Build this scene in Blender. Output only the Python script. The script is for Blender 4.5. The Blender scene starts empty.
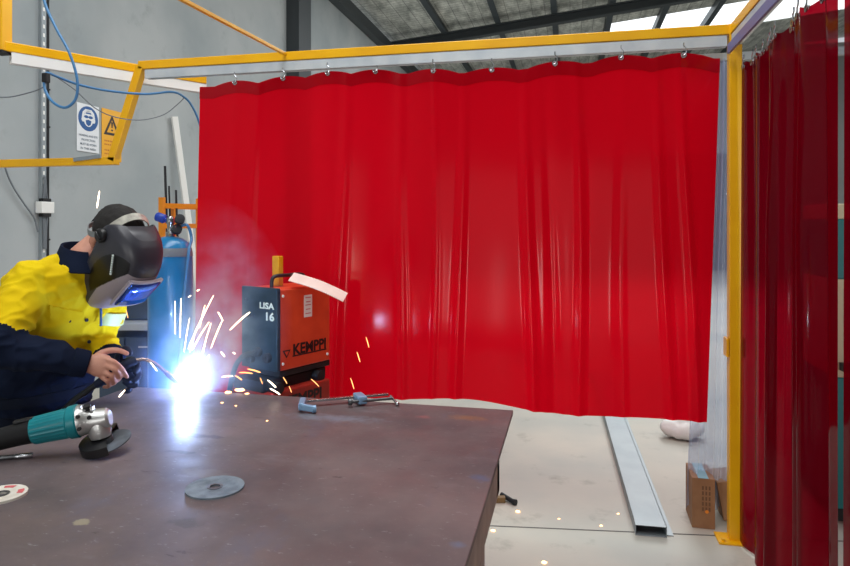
import bpy, bmesh, math, random
from mathutils import Vector, Matrix, noise
random.seed(7)
PI = math.pi
scn = bpy.context.scene
COL = scn.collection
V = Vector

# ------------------------------------------------------------------ camera frame
CAMZ = 1.55
YAW = math.atan(145 / 650)
S_, C_ = math.sin(YAW), math.cos(YAW)
FWD = V((-S_, C_, 0)); RGT = V((C_, S_, 0)); UP = V((0, 0, 1))


def P(px, py, D):
    """world position of a point the photo shows at px,py when it stands D metres away"""
    return FWD * D + RGT * ((px - 425) / 650 * D) + UP * (CAMZ + (225 - py) / 650 * D)


def onplane(px, py, z):
    D = (CAMZ - z) * 650 / (py - 225)
    return P(px, py, D)


# ------------------------------------------------------------------ materials
def nd(nt, typ, **kw):
    n = nt.nodes.new(typ)
    for k, v in kw.items():
        if k.startswith('i_'):
            n.inputs[k[2:].replace('_', ' ')].default_value = v
        else:
            setattr(n, k, v)
    return n


def col4(c):
    def f(u):
        u /= 255
        return u / 12.92 if u <= .04045 else ((u + .055) / 1.055) ** 2.4
    return (f(c[0]), f(c[1]), f(c[2]), 1)


def mat(name, c, rough=.5, metal=0, spec=.5, var=None, vscale=8, vlo=.35, vhi=.65, bump=0, bscale=60, coat=0,
        stretch=None, detail=5):
    m = bpy.data.materials.new(name); m.use_nodes = True
    nt = m.node_tree; b = nt.nodes['Principled BSDF']
    b.inputs['Base Color'].default_value = col4(c)
    b.inputs['Roughness'].default_value = rough
    b.inputs['Metallic'].default_value = metal
    b.inputs['Specular IOR Level'].default_value = spec
    b.inputs['Coat Weight'].default_value = coat
    tc = nd(nt, 'ShaderNodeTexCoord')
    mp = nd(nt, 'ShaderNodeMapping')
    if stretch:
        mp.inputs['Scale'].default_value = stretch
    nt.links.new(tc.outputs['Object'], mp.inputs['Vector'])
    if var:
        nz = nd(nt, 'ShaderNodeTexNoise'); nz.inputs['Scale'].default_value = vscale; nz.inputs['Detail'].default_value = detail
        nt.links.new(mp.outputs[0], nz.inputs['Vector'])
        rp = nd(nt, 'ShaderNodeValToRGB')
        rp.color_ramp.elements[0].position = vlo; rp.color_ramp.elements[1].position = vhi
        rp.color_ramp.elements[0].color = col4(c); rp.color_ramp.elements[1].color = col4(var)
        nt.links.new(nz.outputs['Fac'], rp.inputs['Fac'])
        nt.links.new(rp.outputs['Color'], b.inputs['Base Color'])
    if bump:
        nz2 = nd(nt, 'ShaderNodeTexNoise'); nz2.inputs['Scale'].default_value = bscale; nz2.inputs['Detail'].default_value = 4
        nt.links.new(mp.outputs[0], nz2.inputs['Vector'])
        bp = nd(nt, 'ShaderNodeBump'); bp.inputs['Strength'].default_value = bump; bp.inputs['Distance'].default_value = .01
        nt.links.new(nz2.outputs['Fac'], bp.inputs['Height'])
        nt.links.new(bp.outputs['Normal'], b.inputs['Normal'])
    return m


def emit(name, c, strength):
    m = bpy.data.materials.new(name); m.use_nodes = True
    nt = m.node_tree; nt.nodes.remove(nt.nodes['Principled BSDF'])
    e = nd(nt, 'ShaderNodeEmission'); e.inputs['Color'].default_value = (*c, 1); e.inputs['Strength'].default_value = strength
    nt.links.new(e.outputs[0], nt.nodes['Material Output'].inputs['Surface'])
    return m


def sheet(name, base, trans, tint, f_trans, f_clear, rough=.18, spec=.4):
    """tinted flexible PVC: part body colour, part light passing diffusely, part seen through"""
    m = bpy.data.materials.new(name); m.use_nodes = True
    nt = m.node_tree; b = nt.nodes['Principled BSDF']
    b.inputs['Base Color'].default_value = base; b.inputs['Roughness'].default_value = rough
    b.inputs['Specular IOR Level'].default_value = spec
    t = nd(nt, 'ShaderNodeBsdfTranslucent'); t.inputs['Color'].default_value = trans
    x = nd(nt, 'ShaderNodeMixShader'); x.inputs[0].default_value = f_trans
    nt.links.new(b.outputs[0], x.inputs[1]); nt.links.new(t.outputs[0], x.inputs[2])
    tr = nd(nt, 'ShaderNodeBsdfTransparent'); tr.inputs['Color'].default_value = tint
    y = nd(nt, 'ShaderNodeMixShader'); y.inputs[0].default_value = f_clear
    nt.links.new(x.outputs[0], y.inputs[1]); nt.links.new(tr.outputs[0], y.inputs[2])
    nt.links.new(y.outputs[0], nt.nodes['Material Output'].inputs['Surface'])
    return m


M = {}
M['yellow'] = mat('yellow paint', (242, 182, 6), .32, var=(234, 170, 5), vscale=5, spec=.5)
M['track'] = mat('galvanised track', (205, 211, 214), .38, .25, var=(186, 194, 200), vscale=9)
M['white_paint'] = mat('white paint', (236, 236, 232), .4)
M['steel'] = mat('bright steel', (190, 192, 196), .25, 1)
M['grey_steel'] = mat('dull steel', (120, 122, 124), .42, .9, var=(95, 97, 100), vscale=20)
M['galv'] = mat('zinc coated steel', (150, 158, 162), .5, .25, var=(140, 149, 154), vscale=6)
M['black'] = mat('black plastic', (20, 21, 24), .42, bump=.1, bscale=250)
M['soft_black'] = mat('soft black', (16, 16, 19), .65)
M['dark_hole'] = mat('dark void', (5, 5, 6), .9)
M['rubber'] = mat('black rubber', (13, 13, 15), .65, spec=.3)
M['red_machine'] = mat('orange red enamel', (222, 76, 42), .38, var=(206, 64, 36), vscale=7)
M['red_dark'] = mat('worn red enamel', (168, 44, 30), .45, var=(140, 34, 26), vscale=9)
M['navy_panel'] = mat('dark blue panel', (20, 48, 62), .45, var=(16, 40, 54), vscale=12)
M['letter_white'] = mat('pale lettering', (214, 228, 224), .5)
M['letter_black'] = mat('black lettering', (28, 16, 18), .5)
M['paper'] = mat('paper', (226, 220, 214), .6)
M['plank'] = mat('pale strip', (236, 216, 206), .5, var=(224, 200, 190), vscale=12)
M['tape_yellow'] = mat('yellow plastic', (232, 176, 20), .4, var=(214, 150, 10), vscale=20)
M['teal'] = mat('teal plastic', (0, 118, 126), .35, var=(0, 106, 116), vscale=14)
M['alu'] = mat('cast alloy', (186, 186, 184), .34, .75, bump=.12, bscale=150)
M['disc_grey'] = mat('abrasive disc', (120, 132, 142), .75, .1, var=(92, 104, 116), vscale=30, bump=.3, bscale=500)
M['disc_pale'] = mat('pale abrasive disc', (214, 210, 200), .7, var=(196, 190, 178), vscale=40)
M['disc_dark'] = mat('worn cutting disc', (62, 66, 72), .6, var=(96, 104, 114), vscale=16)
M['label_pink'] = mat('faded red print', (196, 92, 96), .6)
M['cardboard'] = mat('cardboard', (158, 118, 84), .75, var=(146, 106, 74), vscale=14, bump=.05)
M['card_dark'] = mat('cardboard print', (112, 82, 58), .8)
M['orange_dot'] = mat('orange sticker', (232, 140, 40), .6)
M['cyan_tape'] = mat('blue tape', (110, 160, 172), .5)
M['cyl_blue'] = mat('blue enamel', (16, 124, 176), .3, var=(12, 112, 164), vscale=8, coat=.2)
M['brass'] = mat('chromed brass', (170, 172, 172), .25, .9)
M['knob_blue'] = mat('blue knob', (24, 60, 160), .4)
M['hose_blue'] = mat('blue hose', (62, 120, 168), .4)
M['cable_black'] = mat('black cable', (32, 34, 38), .5)
M['cable_grey'] = mat('grey cable', (110, 116, 122), .5)
M['yellow_cloth'] = mat('hi vis yellow cotton', (226, 196, 14), .85, spec=.15, var=(214, 180, 8), vscale=10, bump=.15, bscale=300)
M['navy_cloth'] = mat('navy cotton', (22, 30, 50), .9, spec=.1, var=(17, 24, 42), vscale=10, bump=.15, bscale=300)
M['denim'] = mat('dark denim', (20, 25, 38), .9, spec=.1, var=(28, 34, 48), vscale=14, bump=.2, bscale=300)
M['glare_pale'] = mat('reflective tape', (204, 220, 150), .45)
M['skin'] = mat('skin', (206, 150, 128), .5, var=(194, 132, 112), vscale=18, bump=.08, bscale=220)
M['hair'] = mat('dark brown hair', (17, 13, 12), .75, bump=.5, bscale=180, stretch=(1, 1, 5))
M['band'] = mat('grey headband', (118, 122, 124), .45)
M['silver_band'] = mat('silver headband pad', (196, 194, 182), .4, .3, var=(150, 148, 140), vscale=40)
M['helmet'] = mat('black helmet shell', (50, 50, 58), .36, bump=.06, bscale=300)
M['helmet_recess'] = mat('gloss black helmet recess', (8, 9, 14), .3)
M['helmet_grey'] = mat('silver grey helmet front', (150, 140, 146), .42)
M['lens'] = mat('violet mirror lens', (70, 110, 200), .08, .8)
M['boot'] = mat('leather boot', (58, 42, 30), .6)
M['leather'] = mat('dark blue glove', (20, 34, 64), .7, var=(14, 26, 52), vscale=20)
M['copper'] = mat('plated nozzle', (200, 180, 160), .25, 1)
M['sign_white'] = mat('white sign sheet', (228, 232, 236), .45)
M['sign_blue'] = mat('blue sign ink', (24, 84, 148), .5)
M['sign_grey'] = mat('grey sign ink', (110, 122, 136), .5)
M['sign_yellow'] = mat('yellow sign sheet', (238, 172, 26), .45)
M['sign_black'] = mat('black sign ink', (38, 28, 16), .5)
M['sign_red'] = mat('red brown sign ink', (190, 104, 22), .5)
M['teal_paint'] = mat('teal machine enamel', (0, 112, 116), .4)
M['beige'] = mat('beige panel', (200, 190, 160), .5)
M['glass_pale'] = mat('pale machine window', (196, 206, 214), .15)
M['column'] = mat('dark grey column', (58, 64, 68), .5)
M['purlin'] = mat('grey purlin', (70, 78, 84), .5, .3)
M['bag'] = mat('white woven bag', (226, 222, 220), .6, bump=.3, bscale=40)
M['bench_paint'] = mat('slate blue bench paint', (52, 68, 88), .5)
M['bench_top'] = mat('pale bench top', (168, 176, 186), .45)
M['orange_frame'] = mat('orange frame paint', (226, 138, 24), .4)
M['rod_dark'] = mat('dark rod', (44, 46, 50), .5, .5)
M['ochre'] = mat('ochre painted steel', (120, 92, 52), .6)

M['red_sheet'] = sheet('red welding curtain', (.60, .0008, .010, 1), (.85, .001, .012, 1), (.9, .004, .02, 1), .38, .22, .12, .19)
M['red_hem'] = sheet('red curtain hem', (.36, .0008, .010, 1), (.55, .001, .012, 1), (.8, .004, .02, 1), .38, .18, .10, .4)
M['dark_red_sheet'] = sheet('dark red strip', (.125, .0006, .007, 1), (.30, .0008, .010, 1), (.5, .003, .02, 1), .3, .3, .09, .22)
M['clear_sheet'] = sheet('clear strip', (.52, .60, .80, 1), (.6, .66, .82, 1), (.84, .89, .98, 1), .3, .55, .08, .8)


def concrete(name, c1, c2, c3, rough, sc, joints=None, bump=.12, spec=.3):
    m = bpy.data.materials.new(name); m.use_nodes = True
    nt = m.node_tree; b = nt.nodes['Principled BSDF']
    b.inputs['Roughness'].default_value = rough; b.inputs['Specular IOR Level'].default_value = spec
    geo = nd(nt, 'ShaderNodeNewGeometry')
    n1 = nd(nt, 'ShaderNodeTexNoise'); n1.inputs['Scale'].default_value = sc; n1.inputs['Detail'].default_value = 6
    n2 = nd(nt, 'ShaderNodeTexNoise'); n2.inputs['Scale'].default_value = sc * 4.3; n2.inputs['Detail'].default_value = 8; n2.inputs['Roughness'].default_value = .65
    for n in (n1, n2): nt.links.new(geo.outputs['Position'], n.inputs['Vector'])
    r1 = nd(nt, 'ShaderNodeValToRGB'); r1.color_ramp.elements[0].position = .38; r1.color_ramp.elements[1].position = .62
    r1.color_ramp.elements[0].color = col4(c1); r1.color_ramp.elements[1].color = col4(c2)
    nt.links.new(n1.outputs['Fac'], r1.inputs['Fac'])
    r2 = nd(nt, 'ShaderNodeValToRGB'); r2.color_ramp.elements[0].position = .58; r2.color_ramp.elements[1].position = .78
    r2.color_ramp.elements[0].color = (0, 0, 0, 1); r2.color_ramp.elements[1].color = (.75, .75, .75, 1)
    nt.links.new(n2.outputs['Fac'], r2.inputs['Fac'])
    mx = nd(nt, 'ShaderNodeMix', data_type='RGBA')
    nt.links.new(r2.outputs['Color'], mx.inputs[0]); nt.links.new(r1.outputs['Color'], mx.inputs[6])
    mx.inputs[7].default_value = col4(c3)
    nt.links.new(mx.outputs[2], b.inputs['Base Color'])
    bp = nd(nt, 'ShaderNodeBump'); bp.inputs['Strength'].default_value = bump; bp.inputs['Distance'].default_value = .01
    nt.links.new(n2.outputs['Fac'], bp.inputs['Height']); nt.links.new(bp.outputs['Normal'], b.inputs['Normal'])
    return m


M['floor'] = concrete('concrete floor', (190, 184, 172), (170, 170, 163), (128, 124, 114), .6, .9)
M['wall'] = concrete('precast concrete wall', (176, 181, 182), (154, 162, 165), (142, 148, 149), .85, .7, bump=.05)
M['plain_wall'] = concrete('far wall', (170, 172, 170), (158, 160, 160), (140, 142, 142), .9, .4)


def table_material():
    m = bpy.data.materials.new('mill scale steel plate'); m.use_nodes = True
    nt = m.node_tree; b = nt.nodes['Principled BSDF']
    b.inputs['Specular IOR Level'].default_value = .36
    geo = nd(nt, 'ShaderNodeNewGeometry')

    def noisy(sc, det, rough=.6, stretch=None, rot=0):
        mp = nd(nt, 'ShaderNodeMapping')
        if stretch: mp.inputs['Scale'].default_value = stretch
        mp.inputs['Rotation'].default_value = (0, 0, rot)
        nt.links.new(geo.outputs['Position'], mp.inputs['Vector'])
        n = nd(nt, 'ShaderNodeTexNoise'); n.inputs['Scale'].default_value = sc; n.inputs['Detail'].default_value = det
        n.inputs['Roughness'].default_value = rough
        nt.links.new(mp.outputs[0], n.inputs['Vector']); return n

    def ramp(src, a, bb, ca, cb):
        r = nd(nt, 'ShaderNodeValToRGB'); r.color_ramp.elements[0].position = a; r.color_ramp.elements[1].position = bb
        r.color_ramp.elements[0].color = ca; r.color_ramp.elements[1].color = cb
        nt.links.new(src, r.inputs['Fac']); return r

    def mix(fac, a, bcol):
        x = nd(nt, 'ShaderNodeMix', data_type='RGBA')
        nt.links.new(fac, x.inputs[0]); nt.links.new(a, x.inputs[6])
        if isinstance(bcol, tuple): x.inputs[7].default_value = bcol
        else: nt.links.new(bcol, x.inputs[7])
        return x.outputs[2]
    k0 = (0, 0, 0, 1)
    base = ramp(noisy(2.2, 5).outputs['Fac'], .35, .68, col4((84, 77, 80)), col4((114, 100, 100)))
    c = base.outputs[0]
    c = mix(ramp(noisy(5, 5, .6, (1, .5, 1), .5).outputs['Fac'], .56, .72, k0, (.8, .8, .8, 1)).outputs[0], c, col4((92, 92, 108)))
    c = mix(ramp(noisy(3.1, 6, .7, (1, 2.6, 1), .2).outputs['Fac'], .60, .72, k0, (.5, .5, .5, 1)).outputs[0], c, col4((124, 118, 124)))
    c = mix(ramp(noisy(9, 6, .7, (1, 3.2, 1), -.3).outputs['Fac'], .64, .70, k0, (.8, .8, .8, 1)).outputs[0], c, col4((62, 54, 54)))
    c = mix(ramp(noisy(42, 5, .7, (1, 2.2, 1), .4).outputs['Fac'], .62, .70, k0, (.6, .6, .6, 1)).outputs[0], c, col4((150, 148, 152)))

    def patch(p, r, colour, sx=1.0, amt=.8, soft=.35):
        vs = nd(nt, 'ShaderNodeVectorMath', operation='SUBTRACT'); nt.links.new(geo.outputs['Position'], vs.inputs[0])
        vs.inputs[1].default_value = (p.x, p.y, p.z)
        vm = nd(nt, 'ShaderNodeVectorMath', operation='MULTIPLY'); nt.links.new(vs.outputs[0], vm.inputs[0]); vm.inputs[1].default_value = (1 / sx, 1, 1)
        ln = nd(nt, 'ShaderNodeVectorMath', operation='LENGTH'); nt.links.new(vm.outputs[0], ln.inputs[0])
        ad = nd(nt, 'ShaderNodeMath', operation='MULTIPLY_ADD'); nt.links.new(noisy(30, 4).outputs['Fac'], ad.inputs[0])
        ad.inputs[1].default_value = r * 2.0; nt.links.new(ln.outputs['Value'], ad.inputs[2])
        rr = nd(nt, 'ShaderNodeMapRange'); nt.links.new(ad.outputs[0], rr.inputs[0])
        rr.inputs[1].default_value = r * (2.0 - soft); rr.inputs[2].default_value = r * 2.0
        rr.inputs[3].default_value = amt; rr.inputs[4].default_value = 0
        return mix(rr.outputs[0], c, col4(colour))
    c = patch(onplane(82, 522, .9), .016, (150, 142, 120), 1.2)
    c = patch(onplane(185, 523, .9), .022, (74, 72, 70), 2.0, .6)
    c = patch(onplane(205, 473, .9), .03, (104, 100, 96), 2.6, .5)
    c = patch(onplane(200, 436, .9), .02, (52, 48, 56), 4.5, .7)
    c = patch(onplane(180, 452, .9), .014, (54, 50, 52), 4.0, .6)
    c = patch(onplane(468, 418, .9), .035, (142, 106, 70), 2.2, .55, .8)
    c = patch(onplane(425, 417, .9), .02, (150, 92, 92), 2.0, .5, .8)
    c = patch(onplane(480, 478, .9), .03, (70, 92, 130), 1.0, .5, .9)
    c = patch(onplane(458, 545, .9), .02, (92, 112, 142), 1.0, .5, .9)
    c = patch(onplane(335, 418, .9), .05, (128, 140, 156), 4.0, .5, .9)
    nt.links.new(c, b.inputs['Base Color'])
    rr = ramp(noisy(6, 5).outputs['Fac'], .3, .7, (.36, .36, .36, 1), (.60, .60, .60, 1))
    nt.links.new(rr.outputs[0], b.inputs['Roughness'])
    b.inputs['Metallic'].default_value = .15
    bp = nd(nt, 'ShaderNodeBump'); bp.inputs['Strength'].default_value = .06; bp.inputs['Distance'].default_value = .004
    nt.links.new(noisy(60, 5).outputs['Fac'], bp.inputs['Height']); nt.links.new(bp.outputs['Normal'], b.inputs['Normal'])
    return m


M['plate'] = table_material()
M['table_frame'] = mat('grimy table frame', (172, 160, 148), .6, .1, var=(136, 126, 118), vscale=9)


def roof_material():
    m = bpy.data.materials.new('silver foil insulation'); m.use_nodes = True
    nt = m.node_tree; b = nt.nodes['Principled BSDF']
    b.inputs['Roughness'].default_value = .6; b.inputs['Metallic'].default_value = .0
    geo = nd(nt, 'ShaderNodeNewGeometry')
    mp = nd(nt, 'ShaderNodeMapping'); mp.inputs['Scale'].default_value = (1, .35, 1)
    nt.links.new(geo.outputs['Position'], mp.inputs[0])
    n = nd(nt, 'ShaderNodeTexNoise'); n.inputs['Scale'].default_value = 5; n.inputs['Detail'].default_value = 7; n.inputs['Roughness'].default_value = .7
    nt.links.new(mp.outputs[0], n.inputs[0])
    r = nd(nt, 'ShaderNodeValToRGB'); r.color_ramp.elements[0].position = .35; r.color_ramp.elements[1].position = .68
    r.color_ramp.elements[0].color = col4((150, 154, 150)); r.color_ramp.elements[1].color = col4((240, 242, 236))
    nt.links.new(n.outputs[0], r.inputs[0])
    # mesh wires along and across
    w = nd(nt, 'ShaderNodeTexBrick'); w.inputs['Scale'].default_value = 1
    w.offset = 0; w.inputs['Brick Width'].default_value = .3; w.inputs['Row Height'].default_value = .15; w.inputs['Mortar Size'].default_value = .008
    w.inputs['Color1'].default_value = (1, 1, 1, 1); w.inputs['Color2'].default_value = (1, 1, 1, 1); w.inputs['Mortar'].default_value = (.45, .45, .45, 1)
    nt.links.new(geo.outputs['Position'], w.inputs['Vector'])
    mx = nd(nt, 'ShaderNodeMix', data_type='RGBA', blend_type='MULTIPLY'); mx.inputs[0].default_value = 1
    nt.links.new(r.outputs[0], mx.inputs[6]); nt.links.new(w.outputs['Color'], mx.inputs[7])
    nt.links.new(mx.outputs[2], b.inputs['Base Color'])
    bp = nd(nt, 'ShaderNodeBump'); bp.inputs['Strength'].default_value = .6; bp.inputs['Distance'].default_value = .05
    nt.links.new(n.outputs[0], bp.inputs['Height']); nt.links.new(bp.outputs[0], b.inputs['Normal'])
    return m


M['roof'] = roof_material()
M['skylight'] = emit('daylit skylight sheet', (.93, .98, 1), 1.6)
M['arc'] = emit('arc light', (.72, .82, 1), 45)
M['spark'] = emit('white hot spark', (1, .80, .58), 7)
M['spark_orange'] = emit('orange hot spark', (1, .42, .14), 3.2)
M['slag'] = emit('glowing slag', (1, .50, .20), 7)


# ------------------------------------------------------------------ mesh builder
ORG = {}


class MB:
    def __init__(s):
        s.bm = bmesh.new()

    def _add(s, verts, faces, mi=0):
        vs = [s.bm.verts.new(v) for v in verts]
        for f in faces:
            try:
                fc = s.bm.faces.new([vs[i] for i in f]); fc.material_index = mi
            except ValueError:
                pass
        return vs

    def box(s, c, size, M3=None, mi=0, bev=0):
        c = V(c); hx, hy, hz = [q / 2 for q in size]
        pts = [V((x, y, z)) for x in (-hx, hx) for y in (-hy, hy) for z in (-hz, hz)]
        if M3 is not None: pts = [M3 @ p for p in pts]
        pts = [c + p for p in pts]
        vs = s._add(pts, [(0, 1, 3, 2), (4, 6, 7, 5), (0, 4, 5, 1), (2, 3, 7, 6), (0, 2, 6, 4), (1, 5, 7, 3)], mi)
        if bev:
            es = list({e for v in vs for e in v.link_edges})
            r = bmesh.ops.bevel(s.bm, geom=es, offset=bev, segments=2, affect='EDGES', profile=.5)
            for f in r['faces']: f.material_index = mi
        return s

    def bar(s, p0, p1, w, h, mi=0, bev=0, up=V((0, 0, 1))):
        """rectangular bar from p0 to p1, w across, h along 'up'"""
        p0, p1 = V(p0), V(p1); d = p1 - p0; L = d.length; d.normalize()
        sx = d.cross(up)
        if sx.length < 1e-4: sx = d.cross(V((0, 1, 0)))
        sx.normalize(); u = sx.cross(d)
        M3 = Matrix((d, sx, u)).transposed()
        return s.box((p0 + p1) / 2, (L, w, h), M3, mi, bev)

    def tube(s, pts, r, n=12, mi=0, cap=True, flat=None):
        pts = [V(p) for p in pts]; k = len(pts)
        rs = r if isinstance(r, (list, tuple)) else [r] * k
        tang = []
        for i in range(k):
            t = pts[min(i + 1, k - 1)] - pts[max(i - 1, 0)]
            tang.append(t.normalized() if t.length > 1e-9 else V((0, 0, 1)))
        a = V((0, 0, 1)) if abs(tang[0].z) < .9 else V((1, 0, 0))
        u = (a - tang[0] * a.dot(tang[0])).normalized()
        rings = []
        for i in range(k):
            t = tang[i]; u = (u - t * u.dot(t)).normalized(); w = t.cross(u)
            rr = rs[i]; ru, rw = rr if isinstance(rr, (tuple, list)) else (rr, rr)
            rings.append([s.bm.verts.new(pts[i] + u * (ru * math.cos(2 * PI * j / n)) + w * (rw * math.sin(2 * PI * j / n))) for j in range(n)])
        for i in range(k - 1):
            for j in range(n):
                f = s.bm.faces.new((rings[i][j], rings[i][(j + 1) % n], rings[i + 1][(j + 1) % n], rings[i + 1][j])); f.material_index = mi
        if cap:
            f = s.bm.faces.new(rings[0][::-1]); f.material_index = mi
            f = s.bm.faces.new(rings[-1]); f.material_index = mi
        return s

    def lathe(s, base, axis, prof, n=28, mi=0):
        """prof: list of (radius, height along axis)"""
        ax = V(axis).normalized(); base = V(base)
        a = V((0, 0, 1)) if abs(ax.z) < .9 else V((1, 0, 0))
        u = (a - ax * a.dot(ax)).normalized(); w = ax.cross(u)
        rings = []
        for (r, h) in prof:
            if r < 1e-6:
                rings.append([s.bm.verts.new(base + ax * h)])
            else:
                rings.append([s.bm.verts.new(base + ax * h + u * (r * math.cos(2 * PI * j / n)) + w * (r * math.sin(2 * PI * j / n))) for j in range(n)])
        for A, B in zip(rings, rings[1:]):
            for j in range(n):
                if len(A) == 1 and len(B) == 1: continue
                if len(A) == 1: q = (A[0], B[(j + 1) % n], B[j])
                elif len(B) == 1: q = (A[j], A[(j + 1) % n], B[0])
                else: q = (A[j], A[(j + 1) % n], B[(j + 1) % n], B[j])
                try:
                    f = s.bm.faces.new(q); f.material_index = mi
                except ValueError:
                    pass
        return s

    def ring_loft(s, rings, cap=True, mi=0, closed=True):
        vr = [[s.bm.verts.new(p) for p in r] for r in rings]
        n = len(rings[0])
        for A, B in zip(vr, vr[1:]):
            for j in range(n if closed else n - 1):
                f = s.bm.faces.new((A[j], A[(j + 1) % n], B[(j + 1) % n], B[j])); f.material_index = mi
        if cap and closed:
            s.bm.faces.new(vr[0][::-1]).material_index = mi
            s.bm.faces.new(vr[-1]).material_index = mi
        return vr

    def ellipsoid(s, c, ax, n=20, m=12, mi=0):
        """ax: three vectors = semi-axes"""
        c = V(c); A, B, Cc = [V(a) for a in ax]
        prev = None; top = s.bm.verts.new(c + Cc)
        rings = []
        for i in range(1, m):
            th = PI * i / m
            rings.append([s.bm.verts.new(c + Cc * math.cos(th) + (A * math.cos(2 * PI * j / n) + B * math.sin(2 * PI * j / n)) * math.sin(th)) for j in range(n)])
        bot = s.bm.verts.new(c - Cc)
        for j in range(n):
            s.bm.faces.new((top, rings[0][j], rings[0][(j + 1) % n])).material_index = mi
            s.bm.faces.new((bot, rings[-1][(j + 1) % n], rings[-1][j])).material_index = mi
        for a, b in zip(rings, rings[1:]):
            for j in range(n):
                s.bm.faces.new((a[j], b[j], b[(j + 1) % n], a[(j + 1) % n])).material_index = mi
        return s

    def prism(s, poly, d, mi=0):
        """poly: list of 3D points (flat), extruded by vector d"""
        n = len(poly); d = V(d)
        a = [s.bm.verts.new(V(p)) for p in poly]; b = [s.bm.verts.new(V(p) + d) for p in poly]
        s.bm.faces.new(a[::-1]).material_index = mi; s.bm.faces.new(b).material_index = mi
        for i in range(n):
            s.bm.faces.new((a[i], a[(i + 1) % n], b[(i + 1) % n], b[i])).material_index = mi
        return s

    def build(s, name, mats, parent=None, smooth=False, origin=None, angle=40, normals=True):
        if normals: bmesh.ops.recalc_face_normals(s.bm, faces=s.bm.faces)
        me = bpy.data.meshes.new(name)
        org = ORG[parent.name] if parent else (V(origin) if origin is not None else None)
        if org is None:
            xs = [v.co for v in s.bm.verts]
            org = V(((min(v.x for v in xs) + max(v.x for v in xs)) / 2, (min(v.y for v in xs) + max(v.y for v in xs)) / 2, min(v.z for v in xs)))
        for v in s.bm.verts: v.co -= org
        if smooth:
            for f in s.bm.faces: f.smooth = True
            if angle < 180:
                for e in s.bm.edges:
                    if len(e.link_faces) == 2 and e.calc_face_angle(0) > math.radians(angle): e.smooth = False
        s.bm.to_mesh(me); s.bm.free()
        if not isinstance(mats, (list, tuple)): mats = [mats]
        for m in mats: me.materials.append(M[m] if isinstance(m, str) else m)
        o = bpy.data.objects.new(name, me); COL.objects.link(o)
        if parent: o.parent = parent
        else: o.location = org
        ORG[o.name] = org
        return o


def tag(o, label=None, cat=None, group=None, kind=None):
    if label: o['label'] = label
    if cat: o['category'] = cat
    if group: o['group'] = group
    if kind: o['kind'] = kind
    return o


def empty(name, loc, label, cat, group=None):
    o = bpy.data.objects.new(name, None); COL.objects.link(o); o.location = V(loc); o.empty_display_size = .05
    ORG[o.name] = V(loc)
    return tag(o, label, cat, group)


def spline(pts, n=8):
    """Catmull-Rom through points"""
    pts = [V(p) for p in pts]; out = []
    for i in range(len(pts) - 1):
        p0 = pts[max(i - 1, 0)]; p1 = pts[i]; p2 = pts[i + 1]; p3 = pts[min(i + 2, len(pts) - 1)]
        for k in range(n):
            t = k / n
            out.append(.5 * ((2 * p1) + (p2 - p0) * t + (2 * p0 - 5 * p1 + 4 * p2 - p3) * t * t + (3 * p1 - p0 - 3 * p2 + p3) * t ** 3))
    out.append(pts[-1]); return out


def text_into(mb, string, origin, xdir, ydir, height, width=None, mi=0, bold=0., depth=.0008, align='LEFT', space=1.):
    """lettering as a thin raised mesh; height = cap height, width squeezes to a total length"""
    cu = bpy.data.curves.new('lettering', 'FONT'); cu.body = string; cu.size = 1; cu.offset = bold; cu.extrude = 0; cu.space_character = space
    cu.resolution_u = 3
    ob = bpy.data.objects.new('lettering', cu); COL.objects.link(ob)
    dg = bpy.context.evaluated_depsgraph_get(); dg.update()
    me = bpy.data.meshes.new_from_object(ob.evaluated_get(dg))
    bpy.data.objects.remove(ob); bpy.data.curves.remove(cu)
    if not me.vertices:
        return
    xs = [v.co.x for v in me.vertices]; ys = [v.co.y for v in me.vertices]
    x0, x1, y0, y1 = min(xs), max(xs), min(ys), max(ys)
    sy = height / (y1 - y0); sx = (width / (x1 - x0)) if width else sy
    xd = V(xdir).normalized(); yd = V(ydir).normalized(); nz = xd.cross(yd).normalized()
    off = {'LEFT': 0, 'CENTER': -.5 * (x1 - x0) * sx}[align]
    pts = [V(origin) + xd * ((v.co.x - x0) * sx + off) + yd * ((v.co.y - y0) * sy) + nz * depth for v in me.vertices]
    mb._add(pts, [tuple(p.vertices) for p in me.polygons], mi)
    bpy.data.meshes.remove(me)


def remesh(mb, voxel, smooth_it=3, fac=.5):
    """union of overlapping closed shapes into one continuous skin; returns a new MB"""
    bmesh.ops.recalc_face_normals(mb.bm, faces=mb.bm.faces)
    me = bpy.data.meshes.new('tmp'); mb.bm.to_mesh(me); mb.bm.free()
    ob = bpy.data.objects.new('tmp', me); COL.objects.link(ob)
    r = ob.modifiers.new('r', 'REMESH'); r.mode = 'VOXEL'; r.voxel_size = voxel
    if smooth_it:
        sm = ob.modifiers.new('s', 'SMOOTH'); sm.iterations = smooth_it; sm.factor = fac
    dg = bpy.context.evaluated_depsgraph_get(); dg.update()
    m2 = bpy.data.meshes.new_from_object(ob.evaluated_get(dg))
    bpy.data.objects.remove(ob); bpy.data.meshes.remove(me)
    out = MB(); out.bm.from_mesh(m2); bpy.data.meshes.remove(m2)
    return out


# ------------------------------------------------------------------ the setting
def roof_z(x): return 6.40 + .105 * (x + 4.5)


X0, X1, Y0, Y1 = -4.5, 9.0, -8.0, 24.0
b = MB(); b.box(((X0 + X1) / 2, (Y0 + Y1) / 2, -.1), (X1 - X0 + .4, Y1 - Y0 + .4, .2))
tag(b.build('floor', 'floor', origin=(0, 0, 0)), kind='structure')
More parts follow.
